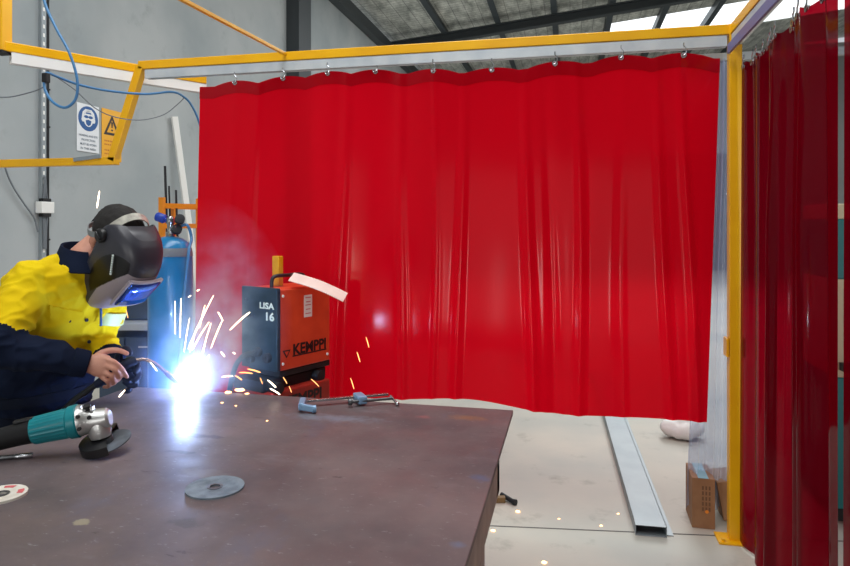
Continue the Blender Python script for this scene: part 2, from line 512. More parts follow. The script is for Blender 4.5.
# sawn control joint in the slab, along the line from the table to the yellow post
b = MB(); j0 = onplane(470, 525, 0); j1 = onplane(722, 536, 0); jd = (j1 - j0)
b.bar(j0 - jd * 2 + V((0, 0, .0005)), j1 + jd * 2 + V((0, 0, .0005)), .009, .002)
M['joint'] = mat('dirt filled joint', (96, 94, 90), .9)
tag(b.build('trim_1', 'joint'), kind='structure')
b = MB(); b.box((X0 - .1, (Y0 + Y1) / 2, 3.1), (.2, Y1 - Y0, 6.2))
tag(b.build('wall_left', 'wall'), kind='structure')
b = MB(); b.box(((X0 + X1) / 2, Y1 + .1, 3.8), (X1 - X0 + .4, .2, 7.6))
tag(b.build('wall_back', 'plain_wall'), kind='structure')
b = MB(); b.box((X1 + .1, (Y0 + Y1) / 2, 3.8), (.2, Y1 - Y0, 7.6))
tag(b.build('wall_right', 'plain_wall'), kind='structure')
b = MB()   # wall behind the camera with one wide roller door opening
b.box((-4.0, Y0 - .1, 3.8), (1.4, .2, 7.6)); b.box((6.6, Y0 - .1, 3.8), (5.2, .2, 7.6)); b.box((.35, Y0 - .1, 5.8), (7.3, .2, 3.6))
tag(b.build('wall_front', 'plain_wall'), kind='structure')
# roof sheet, purlins, rafters
b = MB()
skY0, skY1, skX0, skX1 = 18.2, 20.6, 1.0, 7.6


def roofquad(mb, xa, xb, ya, yb, dz=0, th=.05, mi=0):
    pts = [V((xa, ya, roof_z(xa) + dz)), V((xb, ya, roof_z(xb) + dz)), V((xb, yb, roof_z(xb) + dz)), V((xa, yb, roof_z(xa) + dz))]
    mb.prism(pts, (0, 0, th), mi)


roofquad(b, X0 - .2, X1 + .2, Y0 - .2, skY0); roofquad(b, X0 - .2, X1 + .2, skY1, Y1 + .2)
roofquad(b, X0 - .2, skX0, skY0, skY1); roofquad(b, skX1, X1 + .2, skY0, skY1)
tag(b.build('ceiling', 'roof'), kind='structure')
b = MB(); roofquad(b, skX0, skX1, skY0, skY1, .02, .02)
tag(b.build('window_1', 'skylight'), kind='structure')
k = 1
for xp in (-3.1, -1.75, -.4, .95, 2.3, 3.65, 5.0):
    k += 1; b = MB(); z = roof_z(xp)
    b.box((xp, (Y0 + Y1) / 2, z - .10), (.08, Y1 - Y0, .2)); b.box((xp + .05, (Y0 + Y1) / 2, z - .195), (.1, Y1 - Y0, .012))
    tag(b.build('trim_%d' % k, 'purlin'), kind='structure')
for yr in (16.0, 8.2):
    k += 1; b = MB()
    a_ = V((X0, yr, roof_z(X0) - .32)); c_ = V((X1, yr, roof_z(X1) - .32))
    b.bar(a_ - V((0, 0, .10)), c_ - V((0, 0, .10)), .2, .03); b.bar(a_ + V((0, 0, .10)), c_ + V((0, 0, .10)), .2, .03); b.bar(a_, c_, .02, .2)
    tag(b.build('trim_%d' % k, 'column'), kind='structure')
# eave beam along the left wall and the dark column against it
k += 1; b = MB(); b.box((X0 + .09, (Y0 + Y1) / 2, 5.96), (.18, Y1 - Y0, .24)); tag(b.build('trim_%d' % k, 'column'), kind='structure')
cy0 = P(288, 0, 1); cy0 = cy0.y / cy0.x * -4.4; cy1 = P(308, 0, 1); cy1 = cy1.y / cy1.x * -4.4
k += 1; b = MB(); yc = (cy0 + cy1) / 2
b.box((X0 + .11, yc, 3), (.22, max(.2, (cy1 - cy0) * .62), 6.0)); tag(b.build('trim_%d' % k, 'column'), kind='structure')
# far door seen dimly through the red curtain
b = MB(); b.box((3.2, Y1 - .03, 2.0), (4.6, .06, 4.0)); M['door'] = mat('dark roller door', (66, 70, 74), .6)
tag(b.build('door_1', 'door'), kind='structure')

# ------------------------------------------------------------------ yellow curtain frame
YB = 3.453
POST = P(734.5, 540, 3.198); POST.z = 0
PX = POST.x
ZT = 2.535                      # top of the yellow rail
xl = -2.53
fr = empty('curtain_frame', POST, 'yellow welded steel curtain frame with corner post and rails around the welding bay', 'frame')
b = MB(); b.box((PX, YB, ZT / 2 + .003), (.058, .058, ZT - .006), bev=.004); b.build('post', 'yellow', fr)
b = MB(); b.box((PX - .01, YB - .005, .005), (.15, .12, .010), bev=.002)
for sx in (-.06, .04):
    b.lathe((PX + sx - .0, YB - .045, .010), (0, 0, 1), [(0.0, .012), (.009, .012), (.009, 0)], 6)
b.build('base_plate', 'yellow', fr)
for s_ in (-.038, .038):
    b = MB(); b.box((PX + s_, YB, .95), (.012, .07, .09), bev=.002); b.build('bracket', 'yellow', fr)
b = MB(); b.bar((xl, YB, ZT - .026), (PX - .02, YB, ZT - .026), .05, .05, bev=.004); b.build('back_rail', 'yellow', fr)


def ctrack(p0, p1, name='track', parent=None, h=.052, w=.045):
    p0, p1 = V(p0), V(p1); d = (p1 - p0).normalized(); sd = d.cross(UP).normalized()
    b = MB()
    b.bar(p0 + UP * (h / 2 - .002), p1 + UP * (h / 2 - .002), w, .004)
    for s in (-1, 1):
        b.bar(p0 + sd * (s * (w / 2 - .0015)), p1 + sd * (s * (w / 2 - .0015)), .003, h)
        b.bar(p0 + sd * (s * (w / 2 - .008)) - UP * (h / 2 - .0015), p1 + sd * (s * (w / 2 - .008)) - UP * (h / 2 - .0015), .015, .003)
    return b.build(name, 'track', parent)


zt = ZT - .052 - .030
ctrack((xl + .05, YB - .005, zt), (PX - .04, YB - .005, zt), 'back_track', fr)
yfront = .55
b = MB(); b.bar((PX, YB - .02, ZT - .026), (PX, yfront, ZT - .026), .05, .05, bev=.004); b.build('side_rail', 'yellow', fr)
ctrack((PX, YB - .04, zt), (PX, yfront, zt), 'side_track', fr)
M['violet_rail'] = mat('dull violet rail', (104, 100, 150), .4)
b = MB(); b.bar((PX - .04, YB - .06, zt - .052), (PX - .04, yfront, zt - .052), .012, .045); b.build('carrier_rail', 'violet_rail', fr)
# front post of the side rail, out of frame to the right
b = MB(); b.box((PX, yfront, ZT / 2), (.056, .056, ZT), bev=.004); b.build('front_post', 'yellow', fr)
# dog-leg down on the left then low rail to the wall
ze = 1.94; xe = -2.72
b = MB(); b.bar((xl + .01, YB, ZT - .03), (xe, YB, ze), .05, .05, bev=.004, up=V((0, 1, 0))); b.build('drop_bar', 'yellow', fr)
b = MB(); b.bar((xe + .03, YB, ze), (X0 + .005, YB, ze), .05, .048, bev=.004); b.build('low_rail', 'yellow', fr)
b = MB(); b.bar((xe - .25, YB - .03, ze + .010), (xe - .06, YB - .03, ze + .028), .012, .022); b.build('track_stub', 'galv', fr)
b = MB(); b.bar((-1.577, YB - .02, ZT - .015), (-1.72, .9, ZT - .015), .018, .018, bev=.003); b.build('tie_bar', 'yellow', fr)

# second rail, hung from the roof on the left
q0 = P(4, 0, 3.50); q1 = P(205, 0, 4.32)
q0.z = q1.z = 2.51
hr = empty('hanging_curtain_rail', V((q0.x, q0.y, 2.45)), 'yellow rail with white track hung from a thick yellow drop post at upper left', 'rail')
b = MB(); b.bar(q0 - UP * .0, q1 - UP * .0, .05, .052, bev=.004); b.build('rail', 'yellow', hr)
qd = (q1 - q0).normalized()
o = ctrack(q0 + qd * .03 - UP * .056, q1 - UP * .056, 'track', hr, .06); o.data.materials[0] = M['white_paint']
b = MB(); b.box((q0.x - .015, q0.y, (2.485 + roof_z(q0.x)) / 2), (.07, .07, roof_z(q0.x) - 2.485), bev=.004); b.build('drop_post', 'yellow', hr)
b = MB(); b.box((q0.x - .015, q0.y, 2.478), (.074, .074, .012)); b.build('end_cap', 'soft_black', hr)

# ------------------------------------------------------------------ curtains
HOOKPX = [237, 284, 328, 375, 434, 492, 555, 621, 683]


def x_on_back(px):
    d = P(px, 225, 1); return d.x / d.y * (YB - .02)


def hook_mb(p, along):
    """S hook with a ring, hanging from the track at p (top) down 75 mm"""
    al = V(along).normalized()
    b = MB()
    pts = [p + UP * .004, p - UP * .012, p - UP * .024 + al * .010, p - UP * .040 + al * .012, p - UP * .056 + al * .004, p - UP * .060 - al * .008, p - UP * .050 - al * .013]
    b.tube(spline(pts, 5), .0032, 8)
    b.lathe(p - UP * .056 - al.cross(UP) * .006, al.cross(UP), [(.014, -.002), (.014, .002), (.007, .002), (.007, -.002), (.014, -.002)], 16)
    return b


cur = empty('welding_curtain', V((-.7, YB, .6)), 'wide bright red translucent welding curtain hanging across the back of the bay', 'curtain')
ridges = [(x_on_back(px), a, w) for px, a, w in ((236, .02, .03), (262, .016, .02), (345, .035, .03), (404, .032, .025), (435, .016, .016), (461, .03, .025), (529, .034, .025), (548, -.02, .03), (575, .032, .025), (620, .015, .03), (660, .028, .022), (683, .03, .02))]
hookx = [x_on_back(px) for px in HOOKPX]


def cy(x, t):
    """curtain depth offset; t 0 top to 1 bottom"""
    e = min(1, .25 + t * 1.1)
    y = .012 * math.sin(x * 5.1 + 1.0) + .007 * math.sin(x * 11.3 + .6 * t)
    for (rx, a, w) in ridges:
        u = (x - rx - .02 * math.sin(3 * t + rx * 9) - .025 * t * (rx + .7)) / w
        y -= .6 * a * math.exp(-u * u) * e
    y -= .085 * t
    return y


def topz(x):
    d = min(abs(x - h) for h in hookx)
    return 2.392 - .024 * min(1, (d / .14) ** 2) + .016 * math.sin(x * 4.3 + .4)


def curtain_bm(nx, nz, t0, t1, off):
    b = MB(); rows = []
    for k in range(nz + 1):
        t = t0 + (t1 - t0) * k / nz; row = []
        for i in range(nx + 1):
            s = i / nx
            x = -2.123 + s * (2.123 + .718 - .088 * t) + .012 * t
            zb = .615 - .022 * math.sin(x * 3.2 + .6) - .012 * math.sin(x * 7 + 2) + .045 * (s < .0)
            z = topz(x) * (1 - t) + zb * t
            row.append(V((x, YB - .022 + cy(x, t) + off, z)))
        rows.append(row)
    b.ring_loft(rows, cap=False, closed=False)
    return b


curtain_bm(420, 70, 0, 1, 0).build('sheet', 'red_sheet', cur, smooth=True, angle=180, normals=False)
tag(curtain_bm(420, 4, -.002, .038, -.004).build('hem', 'red_hem', cur, smooth=True, angle=180, normals=False), 'darker doubled hem along the curtain top')
for hx in hookx:
    zz = topz(hx)
    hook_mb(V((hx, YB - .034 + cy(hx, 0), zz + .048)), (1, 0, 0)).build('hook', 'steel', cur, smooth=True)


def side_curtain(name, label, ya, yb, seed, group, folds, lean=.0):
    root = empty(name, V((PX, (ya + yb) / 2, .02)), label, 'curtain', group)
    rnd = random.Random(seed); n = int(abs(ya - yb) / .004); rows = []
    ph = rnd.random() * 6

    def xx(y, t):
        v = 0
        for (fy, a, w) in folds:
            u = (y - fy - .03 * t * math.sin(fy * 7)) / w; v += a * math.exp(-u * u)
        return PX + .022 + v * (.45 + .55 * min(1, t * 3)) + .006 * math.sin(y * 14 + ph + .8 * t) + lean * t
    b = MB()
    for k in range(61):
        t = k / 60; z = 2.315 * (1 - t) + .015 * t
        rows.append([V((xx(ya + (yb - ya) * i / n, t), ya + (yb - ya) * i / n + .05 * t * (1 - i / n) * (1 if ya > 3 else 0), z + (.01 * math.sin(i * .16) if k == 0 else 0))) for i in range(n + 1)])
    b.ring_loft(rows, cap=False, closed=False)
    b.build('sheet', 'dark_red_sheet', root, smooth=True, angle=180, normals=False)
    m = int(abs(ya - yb) / .085)
    for i in range(m):
        y = ya + (yb - ya) * (i + .5) / m
        hook_mb(V((xx(y, 0) - .004, y, 2.315 + .040)), (0, 1, 0)).build('hook', 'steel', root, smooth=True)
    return root


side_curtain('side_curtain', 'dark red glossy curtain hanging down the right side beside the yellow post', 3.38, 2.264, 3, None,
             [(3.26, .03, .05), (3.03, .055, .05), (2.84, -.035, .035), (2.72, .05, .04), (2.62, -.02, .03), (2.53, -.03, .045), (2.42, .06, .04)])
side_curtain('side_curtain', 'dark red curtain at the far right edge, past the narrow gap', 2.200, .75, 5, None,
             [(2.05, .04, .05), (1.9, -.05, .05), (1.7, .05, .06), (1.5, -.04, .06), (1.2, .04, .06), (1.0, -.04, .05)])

# clear strip behind the post
cs = empty('clear_curtain', P(712, 480, 3.55), 'crumpled clear plastic curtain hanging between the red curtain and the yellow post', 'curtain')
b = MB(); rows = []
for kk in range(61):
    t = kk / 60; row = []
    for i in range(81):
        s = i / 80
        xa = .705 - .11 * t; xb = .835
        x = xa + (xb - xa) * s
        y = 3.62 + .10 * s + .035 * math.sin(s * 19 + 1.5 * t) * (1 - .3 * t) + .02 * math.sin(s * 37 + 5 * t) + .02 * math.sin(t * 9 + s * 5)
        row.append(V((x, y, 2.42 * (1 - t) + (.06 + .02 * math.sin(s * 8)) * t)))
    rows.append(row)
b.ring_loft(rows, cap=False, closed=False)
b.build('sheet', 'clear_sheet', cs, smooth=True, angle=180, normals=False)
b = MB(); b.bar((.60, 3.67, 2.43), (1.5, 3.67, 2.43), .03, .04); b.build('top_bar', 'galv', cs)

# ------------------------------------------------------------------ welding table
TZ = .9
tx0, tx1, ty0, ty1 = -1.729, -.195, .42, 2.296
tb = empty('welding_table', ((tx0 + tx1) / 2, (ty0 + ty1) / 2, 0), 'large brown steel plate welding table filling the foreground', 'table')
b = MB(); b.box(((tx0 + tx1) / 2, (ty0 + ty1) / 2, TZ - .008), (tx1 - tx0, ty1 - ty0, .016), bev=.002); b.build('tabletop', 'plate', tb)
b = MB()
yk = 1.92; xi = .008
b.box(((tx0 + tx1) / 2, yk - .03, TZ - .076), (tx1 - tx0 - 2 * xi, .06, .12), bev=.004)
b.box(((tx0 + tx1) / 2, ty0 + .15, TZ - .076), (tx1 - tx0 - 2 * xi, .06, .12), bev=.004)
for sx in (tx0 + xi + .03, tx1 - xi - .03):
    b.box((sx, (yk + ty0 + .12) / 2, TZ - .076), (.06, yk - ty0 - .12, .12), bev=.004)
b.build('frame', 'table_frame', tb)
for sx in (tx0 + xi + .05, tx1 - xi - .05):
    for sy in (1.62, ty0 + .2):
        b = MB(); b.box((sx, sy, (TZ - .136) / 2), (.08, .08, TZ - .137), bev=.004); b.box((sx, sy, .004), (.14, .14, .008)); b.build('leg', 'table_frame', tb)

# ------------------------------------------------------------------ things on the table
def grinding_disc(p, r, rh, mats, name, label, th=.004, lab=False):
    root = empty(name, p, label, 'grinding disc')
    b = MB(); b.lathe(p, UP, [(rh, 0), (r, 0), (r, th), (r * .55, th), (r * .50, th * .8), (rh, th * .8), (rh, 0)], 48)
    b.build('abrasive', mats, root, smooth=True, angle=30)
    b = MB(); b.lathe(p, UP, [(rh, th * .82), (rh * 1.5, th * .82), (rh * 1.5, th + .0006), (rh, th + .0006), (rh, th * .82)], 32)
    b.build('center_ring', 'grey_steel', root)
    if lab:
        for a0 in (.3, 1.6, 2.9, 4.6):
            b = MB(); pts = [p + V((math.cos(a) * rr, math.sin(a) * rr, th + .0004)) for rr, seq in ((r * .62, (0, 1, 2, 3)), (r * .86, (3, 2, 1, 0))) for a in [a0 + .2 * q for q in seq]]
            b.prism(pts, (0, 0, .0003)); b.build('printed_label', 'label_pink', root)
    return root


grinding_disc(onplane(215, 488, TZ) , .0705, .0125, 'disc_grey', 'grinding_disc', 'loose grey grinding disc lying flat alone in the middle of the table')
grinding_disc(onplane(1, 496, TZ), .056, .0125, 'disc_pale', 'grinding_disc', 'pale grinding disc with faded red print, cut off by left edge of photo', .006, True)
b = MB(); r0 = onplane(-14, 462, TZ) + UP * .0075; r1 = onplane(33, 457.5, TZ) + UP * .0075
rd = (r1 - r0).normalized()
rod = empty('steel_rod', r0 - UP * .0075, 'short polished steel rod lying below the angle grinder', 'rod')
b.tube([r0, r1 - rd * .045], .0062, 16); b.build('shank', 'grey_steel', rod, smooth=True)
b = MB(); b.tube([r1 - rd * .045, r1 - rd * .043, r1 - rd * .001, r1], [.0062, .0074, .0074, .0066], 16); b.build('sleeve', 'steel', rod, smooth=True)

# angle grinder
gA = P(-14, 445, 1.79); gB = P(80, 424, 1.84)
gr = empty('angle_grinder', V(((gA.x + gB.x) / 2, (gA.y + gB.y) / 2, TZ)), 'teal angle grinder with black handle lying on the table edge', 'angle grinder')
ga = (gB - gA).normalized(); L = (gB - gA).length
gs = ga.cross(UP).normalized(); gu = gs.cross(ga)


def gp(t, u=0, s=0): return gA + ga * (t * L) + gu * u + gs * s


def gring(t, ru, rs, u=0, n=32, rib=0):
    return [gp(t, u + (ru + rib * (k % 2)) * math.sin(2 * PI * k / n), (rs + rib * (k % 2)) * math.cos(2 * PI * k / n)) for k in range(n)]


b = MB(); b.ring_loft([gring(t, ru, rs, u) for t, ru, rs, u in ((-.05, .016, .018, -.002), (0, .026, .028, -.002), (.05, .029, .030, -.002), (.22, .030, .030, 0), (.35, .031, .031, .001), (.50, .033, .032, .002))])
b.build('handle', 'rubber', gr, smooth=True)
b = MB(); b.ring_loft([gring(t, ru, rs, .002, 48, rb) for t, ru, rs, rb in ((.495, .035, .035, 0), (.50, .036, .036, .0), (.52, .036, .036, .0022), (.86, .040, .040, .0022), (.88, .041, .041, 0), (.90, .046, .045, 0), (.985, .047, .046, 0), (1.0, .044, .043, 0))])
b.build('motor_housing', 'teal', gr, smooth=True, angle=25)
b = MB(); b.box(gp(.42, .037, .0), (.05, .018, .008), Matrix((ga, gs, gu)).transposed(), bev=.002); b.build('switch', 'black', gr)
b = MB()
b.ring_loft([gring(t, ru, rs, u) for t, ru, rs, u in ((.985, .044, .043, .002), (1.02, .044, .042, .002), (1.07, .041, .036, .001), (1.13, .034, .032, -.004), (1.20, .031, .030, -.007), (1.30, .029, .028, -.008), (1.33, .022, .022, -.009))])
hc = gp(1.19, -.012)
b.lathe(hc - gu * .045, gu, [(0, 0), (.027, 0), (.030, .012), (.030, .04), (.02, .07), (0, .07)], 28)
for q in (1.05, 1.11, 1.17):
    b.box(gp(q, .040 - (q - 1.05) * .08, .012), (.006, .02, .010), Matrix((ga, gs, gu)).transposed())
b.build('gear_head', 'alu', gr, smooth=True, angle=35)
for (t, u, s) in ((1.04, .022, .040), (1.03, -.012, .041), (1.15, .012, .036)):
    b = MB(); b.lathe(gp(t, u, s), gs, [(.0, .003), (.0055, .003), (.0055, -.004)], 12); b.build('screw', 'soft_black', gr, smooth=True)
b = MB(); b.tube([gp(1.12, .030, .012), gp(1.12, .043, .016)], .010, 14)
b.build('lock_button', 'soft_black', gr, smooth=True)
dn = (gu * .97 + ga * -.06 + gs * .20).normalized()
dc = hc - gu * .050 + ga * .012
b = MB(); b.lathe(dc - dn * .012, dn, [(.0, .014), (.018, .014), (.018, 0), (.010, -.006), (0, -.006)], 24); b.build('spindle_flange', 'grey_steel', gr, smooth=True)
b = MB(); b.lathe(dc - dn * .016, dn, [(.011, .0), (.064, -.0015), (.064, .0015), (.011, .003), (.011, 0)], 48); tag(b.build('cutting_disc', 'disc_dark', gr, smooth=True, angle=30), 'worn dark cutting disc')
b = MB()   # half-moon guard round the rear of the disc
rings = []
e1 = (ga - dn * ga.dot(dn)).normalized(); e2 = dn.cross(e1)
for k_ in range(33):
    a = PI * .42 + (PI * 1.16) * k_ / 32
    d = e1 * math.cos(a) + e2 * math.sin(a)
    rings.append([dc + d * .022 + dn * .004, dc + d * .071 + dn * .004, dc + d * .071 - dn * .022, dc + d * .066 - dn * .024, dc + d * .068 + dn * .000, dc + d * .022 + dn * .001])
b.ring_loft(rings); b.build('guard', 'black', gr, smooth=True, angle=35)
# keep it resting on the plate
gmin = min((o_.matrix_basis @ v.co).z + ORG[o_.name].z for o_ in gr.children for v in o_.data.vertices)
gr.location.z += TZ - gmin + .0008

# F clamp
fc0 = onplane(307, 406.5, TZ); fc1 = onplane(388, 399.5, TZ)
cl = empty('bar_clamp', V(((fc0.x + fc1.x) / 2, (fc0.y + fc1.y) / 2, TZ)), 'steel bar clamp lying on the far edge of the table', 'clamp')
cd = (fc1 - fc0).normalized(); cn = V((cd.y, -cd.x, 0))    # towards the camera
lift = UP * .020
b = MB(); b.bar(fc0 + lift, fc1 + lift, .018, .008, bev=.001); tag(b.build('bar', 'plank', cl), 'pale bright clamp bar'); cl.children[0].data.materials[0] = M['steel']
M['clamp_arc_tint'] = mat('arc lit clamp steel', (124, 158, 190), .4, .3)  # blue light of the arc put into the jaw colour
b = MB()
b.bar(fc0 + lift - cd * .012 - cn * .01, fc0 + lift - cd * .030 + cn * .075, .022, .026, bev=.005)
b.bar(fc0 + lift - cd * .030 + cn * .070 - UP * .0, fc0 + cd * .012 + cn * .088 + UP * .014, .018, .022, bev=.004)
b.lathe(fc0 + cd * .012 + cn * .088 + UP * .014, cd, [(0, -.006), (.013, -.006), (.013, .006), (0, .006)], 18)
b.build('fixed_jaw', 'clamp_arc_tint', cl)
hd = fc0 + (fc1 - fc0) * .62
b = MB(); b.bar(hd + lift - cn * .014, hd + lift + cn * .060 + cd * .006, .034, .028, bev=.005); b.build('sliding_jaw', 'clamp_arc_tint', cl)
b = MB(); s0 = hd + cn * .055 + UP * .018 - cd * .035
b.tube([s0, s0 + cd * .15], .0055, 12); b.lathe(s0, cd, [(0, -.012), (.012, -.012), (.012, 0), (.006, .004), (0, .004)], 18)
b.build('screw', 'grey_steel', cl, smooth=True)
b = MB(); h0 = s0 + cd * .15
b.tube([h0 - cn * .02 + UP * .004, h0 + cn * .038 + cd * .008 - UP * .010], .0048, 10); b.ellipsoid(h0 + cn * .040 + cd * .008 - UP * .010, ((.008, 0, 0), (0, .008, 0), (0, 0, .008)), 12, 8)
b.build('tommy_bar', 'steel', cl, smooth=True)

# ------------------------------------------------------------------ welding machine
LD = V((.389, .917, 0)).normalized(); SD = V((-.917, .389, 0)).normalized()   # long side, short side
mc = P(279, 300, 2.95); mc.z = 0
mzb, mzt = .883, 1.255
mr = empty('welding_machine', mc + LD * .2 + SD * .1 + UP * (mzb - .03), 'orange red welding machine with dark blue front panel standing behind the table', 'welding machine')
ML, MW = .33, .235
Mx = Matrix((LD, SD, UP)).transposed()
b = MB(); b.box(mc + LD * (ML / 2 + .004) + SD * (MW / 2) + UP * ((mzb + mzt) / 2), (ML - .008, MW, mzt - mzb), Mx, bev=.006); b.build('casing', 'red_machine', mr)
fp = mc + SD * (MW / 2)
b = MB(); b.box(fp + UP * ((mzb + mzt) / 2 + .004) - LD * .006, (.020, MW + .012, mzt - mzb + .006), Mx, bev=.003)
b.build('front_panel', 'navy_panel', mr)
b = MB(); xd = -SD; ff = mc - LD * .0165
text_into(b, 'LISA', ff + SD * .112 + UP * 1.165, xd, UP, .030, .100, bold=.035)
text_into(b, '16', ff + SD * .068 + UP * 1.112, xd, UP, .040, .056, bold=.035)
b.build('lettering', 'letter_white', mr)
for (s, z, r, l) in ((.195, 1.13, .020, .02), (.205, 1.20, .008, .012), (.16, 1.13, .005, .01)):
    b = MB(); b.lathe(ff + SD * s + UP * z, -LD, [(r, 0), (r * .9, l), (0, l)], 20)
    b.build('control_knob', 'black', mr, smooth=True)
for (s, z) in ((.05, .945), (.115, .965), (.165, .93)):
    b = MB(); b.lathe(ff + SD * s + UP * z, -LD, [(.022, 0), (.022, .022), (.012, .024), (.012, .03), (0, .03)], 20)
    b.build('cable_socket', 'soft_black', mr, smooth=True)
b = MB(); b.tube(spline([ff + SD * .115 + UP * .965 - LD * .03, ff + SD * .13 + UP * .95 - LD * .09, ff + SD * .18 + UP * .86 - LD * .10, ff + SD * .26 + UP * .60 - LD * .08, ff + SD * .33 + UP * .25 - LD * .0]), .012, 12)
b.build('power_cable', 'cable_black', mr, smooth=True)
# red side: name, badge, sticker, corner screws
sf = mc - SD * .0012
b = MB()
text_into(b, 'KEMPPI', sf + LD * .085 + UP * .945, LD, UP, .052, .215, bold=.035, depth=.0006)
for dz in (0,):
    b.box(sf + LD * .1925 + UP * .941, (.222, .0008, .006), Mx)
bc = sf + LD * .045 + UP * .955
b.prism([bc + LD * .024 + UP * .02, bc - LD * .024 + UP * .02, bc - UP * .018], SD * .0006)
b.build('brand_lettering', 'letter_black', mr)
b = MB(); b.prism([bc + LD * .013 + UP * .014 - SD * .0008, bc - LD * .013 + UP * .014 - SD * .0008, bc - UP * .007 - SD * .0008], -SD * .0004); b.build('badge_center', 'red_machine', mr)
b = MB(); b.box(sf + LD * .180 + UP * 1.165, (.052, .0012, .105), Mx); stk = b.build('sticker', 'paper', mr)
b = MB()
for i_, z_ in enumerate((1.205, 1.185, 1.17, 1.15, 1.13)):
    b.box(sf + LD * .180 + UP * z_ - SD * .0008, (.036 - .006 * (i_ % 2), .0006, .004), Mx)
b.build('sticker_print', 'label_pink', stk)
for (l, z) in ((.022, 1.225), (.022, .915), (.310, 1.225), (.310, .915)):
    b = MB(); b.lathe(sf + LD * l + UP * z, -SD, [(.007, 0), (.006, .004), (0, .005)], 12); b.build('screw', 'white_paint', mr, smooth=True)
b = MB(); hz = mzt + .052; hm = mc + SD * (MW / 2)
b.tube(spline([hm + LD * .06 + UP * (mzt - .01), hm + LD * .062 + UP * (mzt + .035), hm + LD * .085 + UP * hz, hm + LD * .16 + UP * hz, hm + LD * .245 + UP * hz, hm + LD * .268 + UP * (mzt + .035), hm + LD * .27 + UP * (mzt - .01)], 6), .009, 12)
b.build('carry_handle', 'black', mr, smooth=True)
b = MB(); b.box(mc + LD * .17 + SD * .11 + UP * (mzb - .015), (.33, .21, .028), Mx, bev=.004); b.build('skid', 'soft_black', mr)

# stand + lower unit
lr = empty('power_unit', V((mc + LD * .2 + SD * .1)), 'lower dark red power unit on wheels under the welding machine, mostly hidden by the table', 'power unit')
zlo = .80
lc = mc + LD * .12 + SD * .12
b = MB(); b.box(lc + UP * ((zlo + .18) / 2), (.36, .30, zlo - .18), Mx, bev=.008); b.build('casing', 'red_dark', lr)
b = MB(); b.box(lc + UP * (zlo + .024), (.40, .2, .05), Mx, bev=.004)
b.tube([lc - LD * .15 - SD * .05 + UP * (zlo + .02), lc - LD * .15 - SD * .16 + UP * (zlo + .02)], .026, 16)
b.tube([lc + LD * .13 - SD * .05 + UP * (zlo + .02), lc + LD * .13 - SD * .14 + UP * (zlo + .02)], .026, 16)
b.build('turntable', 'soft_black', lr)
b = MB(); text_into(b, 'KEMPPI', lc - SD * .1506 - LD * .12 + UP * .715, LD, UP, .058, .24, bold=.035); b.build('brand_lettering', 'letter_black', lr)
b = MB(); b.box(lc + UP * .165, (.52, .30, .03), Mx, bev=.004); b.build('trolley_base', 'soft_black', lr)
for l in (-.2, .2):
    for s in (-.15, .15):
        b = MB(); b.lathe(lc + LD * l + SD * (s - .02) + UP * .075, SD, [(0, 0), (.075, 0), (.075, .04), (0, .04)], 24)
        b.bar(lc + LD * l + SD * s + UP * .075, lc + LD * l + SD * s + UP * .16, .02, .02); b.build('wheel', 'rubber', lr, smooth=True)
b = MB(); ca = P(317, 375, 3.2); b.tube(spline([P(313, 366, 3.22), P(316, 380, 3.2), P(320, 400, 3.18), P(318, 430, 3.15), V((P(316, 0, 3.1).x, P(316, 0, 3.1).y, .3)), V((lc + LD * .24 + UP * .3))]), .007, 10); b.build('cable', 'cable_black', lr, smooth=True)

# pale strip and yellow box on top of the machine
b = MB()
e0 = mc + LD * .16 + SD * .03 + UP * (mzt + .012); e1 = P(343, 301, 3.10)
w0 = P(288, 281, 3.02); w1 = P(343, 302, 3.02)
pd = (w1 - w0).normalized(); side = (SD * -.25 + LD * .97).normalized(); side = (side - pd * side.dot(pd)).normalized()
pts = []
n_ = 10
rows = []
for i in range(n_ + 1):
    t = i / n_; c_ = w0 + (w1 - w0) * t + UP * (.010 * math.sin(PI * t)); nn = pd.cross(side)
    if nn.z < 0: nn = -nn
    rows.append([c_ + side * .0, c_ + side * .085, c_ + side * .085 + nn * .003, c_ + nn * .003])
b.ring_loft(rows); tag(b.build('cardboard_strip', 'plank'), 'pale pinkish cardboard strip lying across the top of the welding machine', 'strip')
yb_ = P(277.5, 270, 3.09)
b = MB(); b.box(mc + LD * .13 + SD * .155 + UP * (mzt + .073), (.030, .046, .144), Mx, bev=.003)
yb0 = b.build('yellow_carton', 'tape_yellow'); tag(yb0, 'narrow yellow carton standing upright on top of the welding machine', 'carton')

# ------------------------------------------------------------------ gas cylinder
gc = P(170.5, 300, 3.25); gc.z = 0; R = .106
cyl = empty('gas_cylinder', gc, 'tall blue gas cylinder standing behind the crouched welder', 'gas cylinder')
b = MB(); b.lathe(gc, UP, [(0, 0), (R - .01, 0), (R, .012), (R, 1.365), (R * .985, 1.40), (R * .93, 1.435), (R * .80, 1.463), (R * .55, 1.482), (R * .3, 1.492), (0, 1.493)], 40); b.build('body', 'cyl_blue', cyl, smooth=True)
b = MB(); b.lathe(gc, UP, [(R + .0006, 1.395), (R * .99 + .0006, 1.41), (R * .94 + .0006, 1.435), (R * .94, 1.436)], 40); tag(b.build('shoulder_band', 'band', cyl, smooth=True), 'dull grey band on the cylinder shoulder')
b = MB()
vt = 1.493
b.lathe(gc, UP, [(.020, vt - .005), (.024, vt + .02), (.016, vt + .025), (.016, vt + .06), (.02, vt + .065), (.02, vt + .09), (.012, vt + .10), (0, vt + .10)], 20)
b.tube([gc + UP * (vt + .045), gc + UP * (vt + .045) + RGT * .04 - FWD * .02], .011, 12)
b.build('valve', 'brass', cyl, smooth=True)
